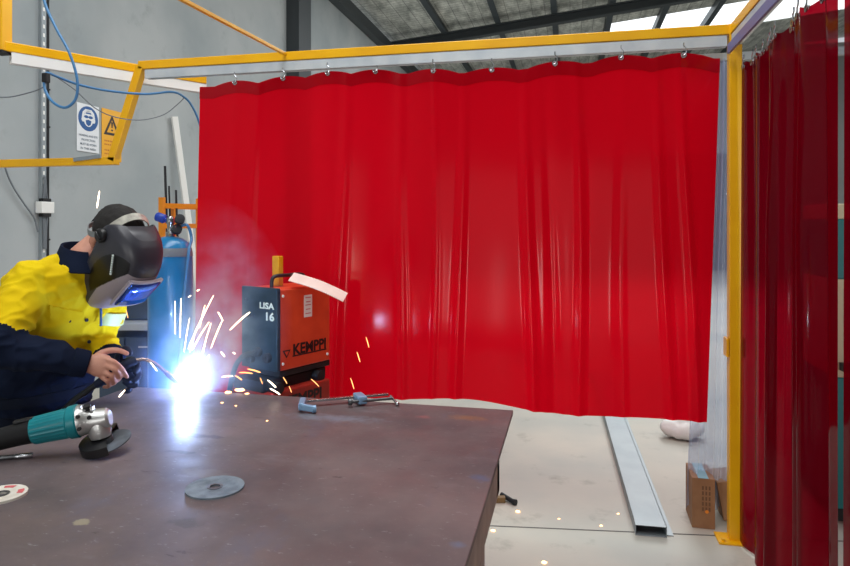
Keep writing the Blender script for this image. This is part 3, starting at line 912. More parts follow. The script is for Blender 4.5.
b = MB(); w = gc + UP * (vt + .075); b.tube([w, w - RGT * .03 + UP * .01], .012, 12); b.tube([w - RGT * .026 + UP * .010, w - RGT * .032 + UP * .012, w - RGT * .066 + UP * .024, w - RGT * .072 + UP * .026], [.018, .023, .023, .018], 18)
tag(b.build('regulator_knob', 'knob_blue', cyl, smooth=True), 'bright blue regulator knob')
b = MB()
for (dx, dz) in ((.052, .085), (.038, .035)):
    g0 = gc + UP * (vt + dz) + RGT * dx - FWD * .015
    b.lathe(g0, (RGT * .5 - FWD + UP * .4), [(0, -.012), (.024, -.012), (.024, .012), (.020, .013), (0, .013)], 20)
b.build('pressure_gauge', 'soft_black', cyl, smooth=True)
b = MB(); h_ = gc + UP * (vt + .05) + RGT * .05
b.tube(spline([h_, h_ + RGT * .035 + UP * .005, h_ + RGT * .055 - UP * .06, P(189, 250, 3.16), P(186, 280, 3.13), P(183, 310, 3.12), P(181, 340, 3.12), P(178, 370, 3.14), P(175, 430, 3.12), P(172, 480, 3.1)], 8), .0075, 10); b.build('gas_hose', 'hose_blue', cyl, smooth=True)

# orange frame with rods behind the cylinder
of = empty('rod_rack', V((P(180, 0, 4.2).x, P(180, 0, 4.2).y, 0)), 'small orange metal rack holding dark rods behind the gas cylinder', 'rack')
a0 = P(162, 0, 4.1); a1 = P(199, 0, 4.3); a0.z = a1.z = 0
zz1 = P(0, 206, 4.2).z; zz2 = P(0, 226, 4.2).z
bk = V((-.12, .30, 0))
for p, yt in ((a0, 198), (a1, 198), (a0 + bk, 206), (a1 + bk, 206)):
    b = MB(); b.bar(p, V((p.x, p.y, P(0, yt, 4.2).z)), .03, .03); b.build('upright', 'orange_frame', of)
for zz in (zz1, zz2, .25):
    for p, q in ((a0, a1), (a0 + bk, a1 + bk), (a0, a0 + bk), (a1, a1 + bk)):
        b = MB(); b.bar(p + UP * zz, q + UP * zz, .022, .03); b.build('cross_bar', 'orange_frame', of)
b = MB(); b.box((a0 + a1 + bk) / 2 + UP * .24, (.2, .26, .01)); b.build('tray', 'orange_frame', of)
for i_, (pxt, pyt, rr) in enumerate(((165, 166, .008), (176, 190, .007), (169, 186, .006))):
    d = P(pxt, pyt, 4.28); d0 = V((d.x + .03, d.y + .04, .25)); b = MB(); b.tube([d0, d], rr, 8)
    tag(b.build('metal_rod', 'rod_dark'), ['tallest dark rod standing in the orange rack', 'dark rod at the right of the orange rack', 'short thin dark rod in the middle of the orange rack'][i_], 'rod', 'rods in the orange rack')
# long white bar leaning on the concrete wall
b = MB(); b.bar(V((-4.455, 6.69, 2.80)), V((-4.30, 7.10, 0.0)), .03, .075); tag(b.build('white_bar', 'white_paint'), 'long white bar leaning against the concrete wall above the gas cylinder', 'bar')
# workbench in the background behind the welder
wb = empty('workbench', V((P(125, 0, 4.3).x, P(125, 0, 4.3).y, 0)), 'slate blue workbench with pale top behind the welder', 'bench')
e = P(96, 0, 4.3); e.z = 0; f_ = P(158, 0, 4.3); f_.z = 0
zb = P(0, 327, 4.3).z
ux = (f_ - e).normalized(); uy = V((-ux.y, ux.x, 0)); MX = Matrix((ux, uy, UP)).transposed(); Lb = (f_ - e).length
mid = (e + f_) / 2 + uy * .25
b = MB(); b.box(mid + UP * zb, (Lb + .05, .52, .045), MX, bev=.004); b.build('benchtop', 'bench_top', wb)
b = MB(); b.box(mid + UP * (zb / 2 - .02), (Lb - .02, .46, zb - .10), MX, bev=.006); b.build('cabinet', 'bench_paint', wb)
for q in (-.12, .12):
    b = MB(); b.box(mid - uy * .238 + ux * q + UP * (zb - .16), (.2, .02, .18), MX, bev=.003); dr = b.build('drawer', 'bench_paint', wb)
    b = MB(); b.bar(mid - uy * .256 + ux * (q - .04) + UP * (zb - .13), mid - uy * .256 + ux * (q + .04) + UP * (zb - .13), .012, .012); b.build('drawer_handle', 'steel', dr)
tbx = mid + UP * (zb + .0225)
b = MB(); b.box(tbx + UP * .085 + ux * .02, (.26, .22, .165), MX, bev=.008); tb0 = b
tb0.box(tbx + UP * .175 + ux * .02, (.10, .02, .014), MX); tag(tb0.build('tool_box', 'bench_paint'), 'slate blue tool box on the background workbench', 'tool box')

# ------------------------------------------------------------------ wall things
WX = X0 + .002


def onwall(px, py, off=0.):
    d = P(px, 225, 1); D = (WX + off) / d.x
    return P(px, py, D)


# perforated strut with cables and a box
s_lo = onwall(41, 247); s_lo.z = .002
st = empty('cable_strut', s_lo, 'perforated galvanised strut carrying cables up the concrete wall', 'strut')
b = MB(); b.box(V((WX + .015, s_lo.y, (s_lo.z + 4.4) / 2)), (.03, .052, 4.4 - s_lo.z))
b.build('channel', 'galv', st)
b = MB()
z = s_lo.z + .05
while z < 4.35:
    b.box((WX + .0305, s_lo.y, z), (.002, .018, .032)); z += .075
b.build('slots', 'white_paint', st)
b = MB()
for j, dy in enumerate((.045, .062)):
    b.tube([V((WX + .012, s_lo.y + dy, s_lo.z)), V((WX + .012, s_lo.y + dy + .004 * j, 3.2)), V((WX + .012, s_lo.y + dy, 4.4))], .010, 8)
b.build('cables', 'cable_black', st)
z = s_lo.z + .1
while z < 4.3:
    b = MB(); b.box((WX + .022, s_lo.y + .05, z), (.012, .05, .014)); b.build('clip', 'soft_black', st); z += .33
bx = onwall(45, 207.5, .04)
b = MB(); b.box(bx, (.07, .14, .10), bev=.006); sb = tag(b.build('junction_box', 'white_paint', st), 'small white junction box on the strut')
for q_ in (.063, -.065):
    b = MB(); b.box(bx + UP * q_, (.05, .09, .032), bev=.004); b.build('cable_gland', 'soft_black', sb)
b = MB()
for dy in (-.02, .0, .025):
    b.tube(spline([bx + V((0, dy, .06)), bx + V((0, dy * .5, .16)), bx + V((0, dy * .2, .27))], 5), .007, 8)
    b.tube(spline([bx + V((0, dy, -.07)), bx + V((0, dy * .6, -.18)), bx + V((0, dy * .4, -.36))], 5), .008, 8)
b.build('cable_tails', 'cable_grey', st, smooth=True)


def wallsign(px0, px1, py0, py1, px_is='l'):
    """rectangle on the left wall, returns (lower near corner, along, width, height)"""
    a = onwall(px0, (py0 + py1) / 2); c = onwall(px1, (py0 + py1) / 2)
    D = (a - V((0, 0, 0))).dot(FWD)
    return a, c


# mandatory sign: blue disc with a masked face, four lines of writing
sa = onwall(76.5, 126, .0); sc_ = onwall(98.5, 126, .0)
sw = sc_.y - sa.y; top = onwall(87, 104.5).z; bot = onwall(87, 152).z
AX = V((0, 1, 0)); NX = V((1, 0, 0))
so = V((WX + .004, sa.y, bot)); sh = top - bot
sg = empty('safety_sign', so, 'white safety sign with blue disc of a face wearing goggles and ear muffs', 'sign')
b = MB(); b.box(V((WX + .003, sa.y + sw / 2, bot + sh / 2)), (.006, sw, sh), bev=.001); b.build('board', 'sign_white', sg)


def S(u, v, d=.0): return V((WX + .0066 + d, sa.y + u * sw, bot + v * sh))


b = MB(); nseg = 40
b.prism([S(.5 + .45 * math.cos(2 * PI * i / nseg), .70 + .26 * math.sin(2 * PI * i / nseg)) for i in range(nseg)], (.0006, 0, 0)); b.build('blue_disc', 'sign_blue', sg)
b = MB()


def ell(cu, cv, ru, rv, d, n=24, a0=0, a1=2 * PI): return [S(cu + ru * math.cos(a0 + (a1 - a0) * i / n), cv + rv * math.sin(a0 + (a1 - a0) * i / n), d) for i in range(n)]


b.prism(ell(.5, .70, .22, .17, .0010), (.0005, 0, 0))            # face
b.prism(ell(.26, .675, .075, .055, .0012), (.0005, 0, 0)); b.prism(ell(.74, .675, .075, .055, .0012), (.0005, 0, 0))   # muffs
b.prism([S(.2, .72, .001), S(.24, .83, .001), S(.36, .895, .001), S(.64, .895, .001), S(.76, .83, .001), S(.8, .72, .001), S(.73, .72, .001), S(.69, .80, .001), S(.60, .85, .001), S(.40, .85, .001), S(.31, .80, .001), S(.27, .72, .001)][::-1], (.0005, 0, 0))
b.build('face_symbol', 'sign_white', sg)
b = MB()
b.prism(ell(.40, .735, .10, .030, .0017), (.0004, 0, 0)); b.prism(ell(.60, .735, .10, .030, .0017), (.0004, 0, 0)); b.box(S(.5, .742, .0019), (.0004, .06 * sw, .015 * sh))
b.prism([S(.36, .80, .0017), S(.40, .83, .0017), S(.60, .83, .0017), S(.64, .80, .0017)], (.0004, 0, 0))
b.prism([S(.37, .66, .0017), S(.5, .68, .0017), S(.63, .66, .0017), S(.60, .58, .0017), S(.5, .545, .0017), S(.40, .58, .0017)], (.0004, 0, 0))
b.build('face_details', 'sign_blue', sg)
for i_, (tx, wd) in enumerate((('HEARING AND EYE', .84), ('PROTECTION', .62), ('MUST BE WORN', .74), ('IN THIS AREA', .70))):
    b = MB(); text_into(b, tx, S(.5, .315 - .09 * i_, .0004), AX, UP, .045 * sh, wd * sw, align='CENTER', bold=.02)
    b.build('lettering', 'sign_grey', sg)
# warning sign
wa = onwall(101.5, 135); wc = onwall(121, 135); ww = wc.y - wa.y; wt = onwall(111, 110).z; wbz = onwall(111, 161).z; wh = wt - wbz
ws = empty('warning_sign', V((WX, wa.y, wbz)), 'orange yellow warning sign with black triangle and exclamation mark', 'sign')


def W(u, v, d=0.): return V((WX + .0066 + d, wa.y + u * ww, wbz + v * wh))


b = MB(); b.box(V((WX + .003, wa.y + ww / 2, wbz + wh / 2)), (.006, ww, wh), bev=.001); b.build('board', 'sign_yellow', ws)
b = MB(); tri = [(.08, .50), (.92, .50), (.5, .90)]; tin = [(.24, .55), (.76, .55), (.5, .80)]
for i in range(3):
    j = (i + 1) % 3; b.prism([W(*tri[i]), W(*tri[j]), W(*tin[j]), W(*tin[i])], (.0006, 0, 0))
b.prism([W(.45, .76), W(.47, .645), W(.53, .645), W(.55, .76)], (.0006, 0, 0)); b.prism([W(.5 + .05 * math.cos(2 * PI * i / 12), .60 + .018 * math.sin(2 * PI * i / 12)) for i in range(12)], (.0006, 0, 0))
b.build('triangle_symbol', 'sign_black', ws)
for (v, u0, u1) in ((.38, .12, .62), (.31, .12, .5), (.2, .12, .7), (.13, .12, .58)):
    x_ = u0; b = MB()
    while x_ < u1:
        b.box(W(x_ + .03, v, .0003), (.0006, .05 * ww, .028 * wh)); x_ += .085
    b.build('lettering', 'sign_red', ws)

# blue air hose and thin cables slung along the rails
hs = MB()
hs.tube(spline([P(43, -25, 3.42), P(44, 0, 3.40), P(56, 28, 3.38), P(69, 52, 3.36), P(77, 78, 3.36), P(76, 98, 3.37), P(66, 107.5, 3.38), P(54, 103, 3.4), P(46, 92, 3.42), P(44, 80, 3.43), P(47, 73, 3.44), P(58, 77, 3.5), P(80, 85, 3.6), P(110, 91, 3.7), P(145, 94, 3.8), P(172, 92, 3.9), P(184, 97, 4.0), P(192, 106, 4.05), P(199, 122, 4.1), P(206, 150, 4.12)], 8), .007, 10)
tag(hs.build('air_hose', 'hose_blue', smooth=True), 'blue air hose looping down over the upper left rails', 'hose')
hs = MB(); hs.box(P(46, 78, 3.43), (.03, .03, .05), bev=.004); tag(hs.build('hose_clip', 'soft_black'), 'small black clip holding the top of the blue hose loop', 'clip')
hs = MB(); hs.tube(spline([P(-5, 97, 3.55), P(10, 97, 3.52), P(28, 93, 3.48), P(42, 88, 3.45), P(46, 82, 3.44)], 6), .0035, 8)
tag(hs.build('cable', 'cable_grey', smooth=True), 'thin grey cable running from left edge to the hose loop', 'cable')
hs = MB(); hs.tube(spline([P(58, 78, 3.5), P(75, 90, 3.58), P(95, 108, 3.66), P(115, 117, 3.74), P(140, 120, 3.82), P(163, 115, 3.9), P(178, 104, 3.97), P(184, 98, 4.0)], 6), .003, 8)
tag(hs.build('cable', 'cable_grey', smooth=True), 'thin grey cable sagging in front of the safety signs', 'cable')
hs = MB(); w0_ = onwall(6, 168, .02); hs.tube(spline([onwall(3, 160, .03), onwall(8, 176, .03), onwall(15, 190, .03), onwall(25, 205, .03), onwall(34, 218, .03), onwall(38, 232, .03)], 6), .007, 8)
tag(hs.build('cable', 'cable_grey', smooth=True), 'grey cable drooping down the wall behind the welder to the strut', 'cable')

# ------------------------------------------------------------------ floor things on the right
c0 = V((.319 + .0, 3.40, 0)); c1 = V((.215, 6.9, 0))
ch = MB(); d = (c1 - c0).normalized(); sd_ = V((d.y, -d.x, 0)); hgt = .052; wid = .150
cr_ = empty('steel_channel', c0 + sd_ * .07, 'long grey zinc coated steel channel lying on the floor under the red curtain', 'steel channel')
ch.bar(c0 + sd_ * (wid / 2) + UP * (hgt - .0015), c1 + sd_ * (wid / 2) + UP * (hgt - .0015), wid, .003)
ch.bar(c0 + sd_ * .0015 + UP * (hgt / 2), c1 + sd_ * .0015 + UP * (hgt / 2), .003, hgt)
ch.bar(c0 + sd_ * (wid - .0015) + UP * (hgt / 2), c1 + sd_ * (wid - .0015) + UP * (hgt / 2), .003, hgt)
ch.bar(c0 + sd_ * (wid / 2) + UP * .0015, c1 + sd_ * (wid / 2) + UP * .0015, wid, .003)
ch.build('channel', 'galv', cr_)
ch = MB(); ch.bar(c0 + sd_ * (wid + .018) + UP * .0025 + d * .02, c1 + sd_ * (wid + .018) + UP * .0025, .034, .004); ch.build('lip', 'galv', cr_)

bxc = onplane(692, 527.5, 0)
bd = (FWD * .96 + RGT * .24); bd.normalize(); brt = V((bd.y, -bd.x, 0))
BM = Matrix((brt, bd, UP)).transposed()
cb = empty('cardboard_box', bxc + brt * .055 + bd * .12, 'upright brown cardboard box on the floor beside the yellow post', 'box')
b = MB(); b.box(bxc + brt * .055 + bd * .11 + UP * .128, (.110, .22, .256), BM, bev=.003); b.build('carton', 'cardboard', cb)
b = MB(); b.box(bxc + brt * .055 + bd * .11 + UP * .2568, (.050, .222, .0012), BM); b.build('tape', 'cyan_tape', cb)
b = MB()
for i in range(5):
    for j in range(3):
        b.box(bxc + brt * (.052 + .016 * j) - bd * .0006 + UP * (.10 + .027 * i), (.008, .0012, .019), BM)
b.build('print', 'card_dark', cb)
b = MB(); b.lathe(bxc + brt * .071 - bd * .0005 + UP * .088, -bd, [(.0, .0012), (.009, .0012), (.009, 0)], 16); b.build('sticker', 'orange_dot', cb)
b = MB(); b2 = onplane(720, 514, 0) + RGT * .02
Mt = Matrix.Rotation(math.radians(-10), 3, 'Y')
b.box(b2 + UP * .112 + RGT * .012, (.10, .2, .20), Mt, bev=.003); b.box(b2 + UP * .112 + RGT * .012, (.104, .05, .203), Mt); tag(b.build('cardboard_box', 'cardboard'), 'smaller brown carton tilted behind the yellow post', 'box')

# white sack on the floor behind the curtain
wp = onplane(689, 444, 0)
b = MB()
for (dx, dy, dz, r) in ((0, 0, .06, .085), (-.06, .04, .07, .08), (.07, .03, .07, .08), (0, .08, .10, .08), (.02, .05, .14, .05)):
    b.ellipsoid(wp + RGT * dx + FWD * (dy + .1) + UP * dz, ((r * 1.2, 0, 0), (0, r, 0), (0, 0, r * .75)), 18, 12)
bb = remesh(b, .012, 4)
for v in bb.bm.verts:
    v.co.z = max(.001, v.co.z + .012 * noise.noise(v.co * 22))
sk = bb.build('white_sack', 'bag', smooth=True, angle=180); tag(sk, 'white sack on the floor half hidden behind the red curtain edge', 'sack')
b = MB(); fp_ = onplane(690, 441, 0); b.bar(fp_ + UP * .014 - RGT * .03, fp_ + UP * .014 + RGT * .05, .03, .026, bev=.004); tag(b.build('black_block', 'soft_black'), 'small black block on the floor in front of the white sack', 'block')

# clamp lying on the floor by the table
fp_ = onplane(506, 502, 0)
fl = empty('floor_bracket', fp_, 'small ochre bracket with dark pipe end lying on floor beside the table', 'bracket')
b = MB(); b.bar(fp_ - RGT * .085 + UP * .016, fp_ - RGT * .005 + UP * .016, .035, .030, bev=.003); b.build('bracket', 'ochre', fl)
b = MB(); b.tube([fp_ - RGT * .02 + FWD * .05 + UP * .022, fp_ + RGT * .04 - FWD * .035 + UP * .014], .013, 14); b.tube([fp_ + RGT * .036 - FWD * .032 + UP * .0145, fp_ + RGT * .05 - FWD * .044 + UP * .0165], .016, 14); b.build('pipe_end', 'rod_dark', fl, smooth=True)

# teal machine seen through the gap in the side curtains
tm = empty('teal_machine', V((1.75, 4.05, 0)), 'teal workshop machine with beige window panel behind the right hand curtains', 'machine')


def mbx(name, m, z0, z1, x0=1.33, x1=2.15, y0=3.75, y1=4.4, bev=.006):
    b = MB(); b.box(((x0 + x1) / 2, (y0 + y1) / 2, (z0 + z1) / 2), (x1 - x0, y1 - y0, z1 - z0), bev=bev); return b.build(name, m, tm)


mbx('plinth', 'soft_black', 0, .08, 1.36, 2.12, 3.79, 4.38); mbx('base_cabinet', 'teal_paint', .08, .76); mbx('window_panel', 'beige', .76, 1.27)
mbx('window', 'glass_pale', .90, 1.22, 1.38, 1.62, 3.742, 3.752, .001); mbx('tray', 'soft_black', .80, .84, 1.36, 2.1, 3.70, 3.752, .002)
mbx('head_cabinet', 'teal_paint', 1.27, 1.58); mbx('top_cover', 'beige', 1.58, 1.66)

# ------------------------------------------------------------------ the welder
bf = V((.92, -.39, 0)).normalized(); br = V((bf.y, -bf.x, 0))    # facing, his right
NB = P(82, 258, 2.45)                 # base of neck
PC = V((-1.985, 2.10, .86))           # pelvis
man = empty('person', V((PC.x, PC.y, 0)), 'welder in yellow and navy work shirt and welding helmet leaning over the table', 'person')


def spine(t): return PC.lerp(NB, t) - bf * (.035 * math.sin(PI * t))


def torso_rings(grow, t0=-.10, t1=1.0):
    prof = [(-.12, .165, .118), (.0, .172, .122), (.18, .160, .115), (.4, .168, .120), (.62, .185, .128), (.80, .188, .122), (.90, .155, .100), (.96, .105, .080), (1.0, .07, .068)]
    rings = []
    for (t, w, d) in prof:
        if t < t0 - 1e-6 or t > t1 + 1e-6: continue
        c = spine(t); n = 32
        rings.append([c + br * ((w + grow) * math.copysign(abs(math.cos(2 * PI * k / n)) ** .85, math.cos(2 * PI * k / n))) + bf * ((d + grow) * math.copysign(abs(math.sin(2 * PI * k / n)) ** .85, math.sin(2 * PI * k / n))) for k in range(n)])
    return rings


SHR = NB + br * .175 - UP * .095 - bf * .02; SHL = NB - br * .130 - UP * .085 - bf * .02
ELR = P(-8, 348, 2.15); WRR = P(86, 364, 2.27)
ELL = P(95, 338, 2.56); WRL = P(113, 366, 2.44)
# head frame
hh = V((.97, -.25, 0)).normalized(); pit = math.radians(50)
hf = hh * math.cos(pit) - UP * math.sin(pit); hu = hh * math.sin(pit) + UP * math.cos(pit); hrt = V((hh.y, -hh.x, 0))
EAR = P(97, 240, 2.375); HC = EAR - hrt * .072


def Hd(a, b_, c=0.): return HC + hf * a + hu * b_ + hrt * c


b = MB()
b.ellipsoid(Hd(-.005, .036), (hf * .092, hrt * .072, hu * .078), 28, 18)      # cranium
b.ellipsoid(Hd(.045, -.025), (hf * .062, hrt * .062, hu * .090), 24, 16)      # face
b.ellipsoid(Hd(.070, -.090), (hf * .034, hrt * .034, hu * .030), 16, 10)      # chin
b.ellipsoid(Hd(.112, -.025), (hf * .020, hrt * .014, hu * .024), 12, 8)       # nose
b.ellipsoid(Hd(.096, .012), (hf * .014, hrt * .048, hu * .012), 12, 8)        # brow
b.ellipsoid(Hd(.098, -.062), (hf * .012, hrt * .026, hu * .010), 12, 8)       # mouth
for s in (-1, 1):
    b.ellipsoid(Hd(-.012, -.002, s * .078), (hf * .018 - hu * .004, hrt * .010, hu * .032), 14, 10)   # ears
    b.ellipsoid(Hd(.002, -.028, s * .074), (hf * .010, hrt * .008, hu * .012), 10, 8)
b.tube([Hd(-.030, .0), Hd(-.030, -.06), NB + UP * .0 + hh * .03, NB - UP * .06], [.058, .060, .066, .075], 20)
b.ring_loft(torso_rings(-.012, -.2))
for sh, el, wr in ((SHR, ELR, WRR), (SHL, ELL, WRL)):
    b.tube(spline([sh, sh.lerp(el, .5), el], 5), [.056 - .002 * i for i in range(11)], 16)
    b.tube(spline([el, el.lerp(wr, .35), wr], 5), [.042, .043, .043, .042, .041, .039, .036, .033, .031, .029, .028], 16)
# right hand
pal = P(100, 365, 2.283)


def finger(pts, rads):
    b.tube(spline(pts, 4), [rads[0] + (rads[1] - rads[0]) * i / ((len(pts) - 1) * 4) for i in range((len(pts) - 1) * 4 + 1)], 12)
    b.ellipsoid(pts[-1], ((rads[1], 0, 0), (0, rads[1], 0), (0, 0, rads[1])), 10, 8)


b.tube([WRR, P(91, 364, 2.275), P(98, 365, 2.28), P(106, 366.5, 2.288), P(109, 367, 2.29)], [.029, (.034, .022), (.042, .019), (.041, .016), (.034, .012)], 16)
finger([P(104, 358, 2.285), P(114, 362, 2.280), P(122, 369, 2.30), P(127, 377, 2.325)], (.0105, .0075))
finger([P(104, 364.5, 2.283), P(114, 369, 2.277), P(120, 376, 2.305), P(117, 381, 2.335)], (.0105, .0078))
finger([P(103, 371, 2.283), P(111, 376, 2.278), P(115, 382, 2.305), P(110, 385, 2.33)], (.010, .0075))
finger([P(101, 376.5, 2.285), P(107, 381, 2.282), P(109, 386, 2.305), P(104, 387, 2.325)], (.009, .0068))
finger([P(92, 361, 2.29), P(100, 354, 2.303), P(110, 350.5, 2.318), P(119, 350.5, 2.325), P(127, 353.5, 2.33)], (.014, .0085))
# legs under the trousers
hipR = PC + br * .085 - UP * .06; hipL = PC - br * .085 - UP * .06
FTR = V((-2.03, 1.99, .09)); FTL = V((-1.96, 2.24, .09))
for hp, ft in ((hipR, FTR), (hipL, FTL)):
    kn = hp.lerp(ft, .5) + bf * .03
    b.tube(spline([hp, hp.lerp(kn, .5), kn, kn.lerp(ft, .4) - bf * .01, ft], 4), [.080, .078, .075, .070, .066, .062, .058, .055, .052, .052, .050, .048, .045, .042, .038, .036, .036], 16)
    b.ellipsoid(ft + bf * .06 - UP * .045, (bf * .11, br * .038, UP * .034), 16, 10)
body = remesh(b, .0045, 2, .4)
body.build('body', 'skin', man, smooth=True, angle=180)


def wrinkle(mb, amp, f1=14., f2=34., fold=None):
    mb.bm.normal_update()
    for v in mb.bm.verts:
        p = v.co
        n1 = noise.noise(V((p.x * f1, p.y * f1, p.z * f1 * .8))); n2 = noise.noise(V((p.x * f2 * .6, p.y * f2 * .6, p.z * f2)) + V((5, 2, 9)))
        r = 1 - abs(noise.noise(V((p.x * 9 + p.z * 7, p.y * 9 - p.z * 6, p.z * 5))))      # ridged folds
        r2 = 1 - abs(noise.noise(V((p.x * 17 - p.z * 16 + 3, p.y * 17 + p.z * 14, p.z * 8 + p.y * 6))))
        v.co = p + v.normal * (amp * (.6 * n1 + .25 * n2 + .8 * (r ** 4 - .4) + .55 * (r2 ** 5 - .35)))


# shirt: torso plus both sleeves, one cloth surface
b = MB(); b.ring_loft(torso_rings(.016, .0, .96))
for sh, el, wr, inn in ((SHR, ELR, WRR, br * -.05), (SHL, ELL, WRL, br * .05)):
    top_ = sh + inn * .6 + UP * .012
    b.tube(spline([top_, sh, sh.lerp(el, .5), el], 5), [.072, .076, .080, .082, .083, .083, .082, .081, .080, .079, .078, .076, .074, .073, .072, .072], 22)
    b.tube([NB - UP * .045 + inn * -.7 - bf * .02, NB.lerp(sh, .55) - UP * .004 - bf * .015, sh + UP * .002], [.060, .066, .070], 20)
    e_ = el.lerp(wr, .92)
    b.tube(spline([el, el.lerp(wr, .4), e_], 5), [.072, .070, .068, .066, .063, .060, .056, .052, .048, .045, .043], 22)
    b.ellipsoid(el, ((.073, 0, 0), (0, .073, 0), (0, 0, .073)), 18, 12)
sh_ = remesh(b, .007, 4)
wrinkle(sh_, .014)
zsplit = 1.155


def segd(p, a, c):
    t = max(0, min(1, (p - a).dot(c - a) / (c - a).length_squared)); return (p - a.lerp(c, t)).length, t


for f in sh_.bm.faces:
    p = f.calc_center_median()
    dR, tR = segd(p, ELR, WRR); dU, tU = segd(p, SHR, ELR); dL, tL = segd(p, ELL, WRL)
    navy = p.z < zsplit - .10
    if dR < .10 and dR < dU and tR > .0: navy = True
    if dU < .095 and tU > .78: navy = True
    if dL < .07 and tL > .62: navy = True
    if dU < .1 and p.z < 1.175 and (p - spine(.5)).dot(br) > .12: navy = True
    f.material_index = 1 if navy else 0
shirt = sh_.build('shirt', ['yellow_cloth', 'navy_cloth'], man, smooth=True, angle=180)
tag(shirt, 'hi vis yellow shirt with navy lower sleeves and waist')


def ray_on(obj_name_bm, o_, d_): return None


from mathutils.bvhtree import BVHTree
bm_ = bmesh.new(); bm_.from_mesh(shirt.data); bvh = BVHTree.FromBMesh(bm_); bm_.free()


def hit(px, py):
    o_ = V((0, 0, CAMZ)); d_ = (P(px, py, 1) - o_).normalized()
    h = bvh.ray_cast(o_ - ORG[man.name], d_)
    if h[0] is None: return None, None
    return h[0] + ORG[man.name], h[1]


# pocket with flap, buttons, placket seam
def patch(name, quad, m, parent, th=.004, n=8):
    b = MB(); rows = []
    for i in range(n + 1):
        row = []
        for j in range(n + 1):
            u, v = j / n, i / n
            a = [quad[0][k] * (1 - u) + quad[1][k] * u for k in (0, 1)]; c = [quad[3][k] * (1 - u) + quad[2][k] * u for k in (0, 1)]
            h, nn = hit(a[0] * (1 - v) + c[0] * v, a[1] * (1 - v) + c[1] * v)
            if h is None: return None
            row.append((h, nn))
        rows.append(row)
    outer = [[h + nn * th for h, nn in r] for r in rows]
    b.ring_loft(outer, cap=False, closed=False)
    border = [rows[0][j] for j in range(n + 1)] + [rows[i][n] for i in range(1, n + 1)] + [rows[n][j] for j in range(n - 1, -1, -1)] + [rows[i][0] for i in range(n - 1, 0, -1)]
    b.ring_loft([[h - nn * .002 for h, nn in border], [h + nn * th for h, nn in border]], cap=False)
    bmesh.ops.remove_doubles(b.bm, verts=b.bm.verts, dist=.0003)
    return b.build(name, m, parent, smooth=True, angle=50)


pk = patch('pocket', [(50, 309), (82, 315), (81, 334), (51, 330)], 'yellow_cloth', shirt, .003)
pf = patch('pocket_flap', [(49, 305), (83, 312), (82, 326), (50, 318)], 'yellow_cloth', shirt, .006)
for (px, py) in ((69, 321), (86, 320), (89, 342)):
    h, nn = hit(px, py)
    if h is not None:
        b = MB(); b.lathe(h + nn * .004, nn, [(.0065, -.002), (.0065, .002), (.0, .003)], 14); b.build('button', 'soft_black', shirt, smooth=True)
# pen in the far pocket
h, nn = hit(101, 312)
if h is not None:
    b = MB(); b.tube([h + nn * .008 - UP * .05, h + nn * .008 + UP * .03], .0045, 10); b.build('pen', 'sign_blue', shirt, smooth=True)
# collar
b = MB(); rows = []
nb = NB + hh * .016 + UP * .012
for k_ in range(37):
    a = PI * .10 + (2 * PI - PI * .20) * k_ / 36
    d = bf * math.cos(a) + br * math.sin(a)
    back = (1 - math.cos(a)) / 2            # 1 at the nape
    up_ = .010 + .038 * back
    rows.append([nb + d * .068 - UP * .030, nb + d * .072 + UP * up_, nb + d * .080 + UP * (up_ + .002), nb + d * .094 + UP * (up_ * .4 - .012), nb + d * (.116 - .010 * back) - UP * (.062 - .026 * back), nb + d * (.110 - .010 * back) - UP * (.066 - .026 * back), nb + d * .080 - UP * .020])
b.ring_loft(rows); tag(b.build('collar', 'navy_cloth', shirt, smooth=True, angle=50), 'navy turned down collar')
# cuffs
for el, wr in ((ELR, WRR), (ELL, WRL)):
    d = (wr - el).normalized(); c = el.lerp(wr, .84)
    b = MB(); b.tube([c, c + d * .004, c + d * .050, c + d * .054], [.046, .050, .047, .040], 24); b.build('cuff', 'navy_cloth', shirt, smooth=True)
# reflective tape round the far sleeve, arc glare put into its colour
c = SHL.lerp(ELL, .60); d = (ELL - SHL).normalized()
b = MB(); b.tube([c - d * .025, c - d * .0245, c + d * .0245, c + d * .025], [.080, .087, .086, .079], 24); b.build('sleeve_tape', 'glare_pale', shirt, smooth=True)
# trousers, belt, boots
b = MB(); b.ring_loft(torso_rings(.012, -.2, .2))
for hp, ft in ((hipR, FTR), (hipL, FTL)):
    kn = hp.lerp(ft, .5) + bf * .03
    b.tube(spline([hp + UP * .03, hp.lerp(kn, .5), kn, kn.lerp(ft, .4) - bf * .01, ft - UP * .01], 4), [.100, .098, .096, .093, .090, .087, .084, .082, .080, .079, .078, .078, .077, .076, .076, .076, .076], 20)
tr = remesh(b, .008, 4); wrinkle(tr, .008, 12, 30)
trs = tr.build('trousers', 'denim', man, smooth=True, angle=180)
b = MB(); b.ring_loft([[p + UP * dz for p in torso_rings(g, .0, .0)[0]] for g, dz in ((.018, .035), (.026, .036), (.026, .072), (.018, .073))])
b.build('belt', 'denim', trs, smooth=True, angle=40)
for ft in (FTR, FTL):
    b = MB(); b.tube([ft + UP * .10, ft + UP * .02, ft - UP * .03], [.052, .054, .054], 20); b.ellipsoid(ft + bf * .075 - UP * .038, (bf * .125, br * .050, UP * .052), 22, 14)
    b.box(ft + bf * .045 - UP * .078, (.26, .09, .022), Matrix((bf, br, UP)).transposed())
    bo = remesh(b, .008, 3)
    for v in bo.bm.verts: v.co.z = max(v.co.z, .001)
    bo.build('boot', 'boot', man, smooth=True, angle=180)
# left hand in a dark glove, closed round the torch
b = MB()


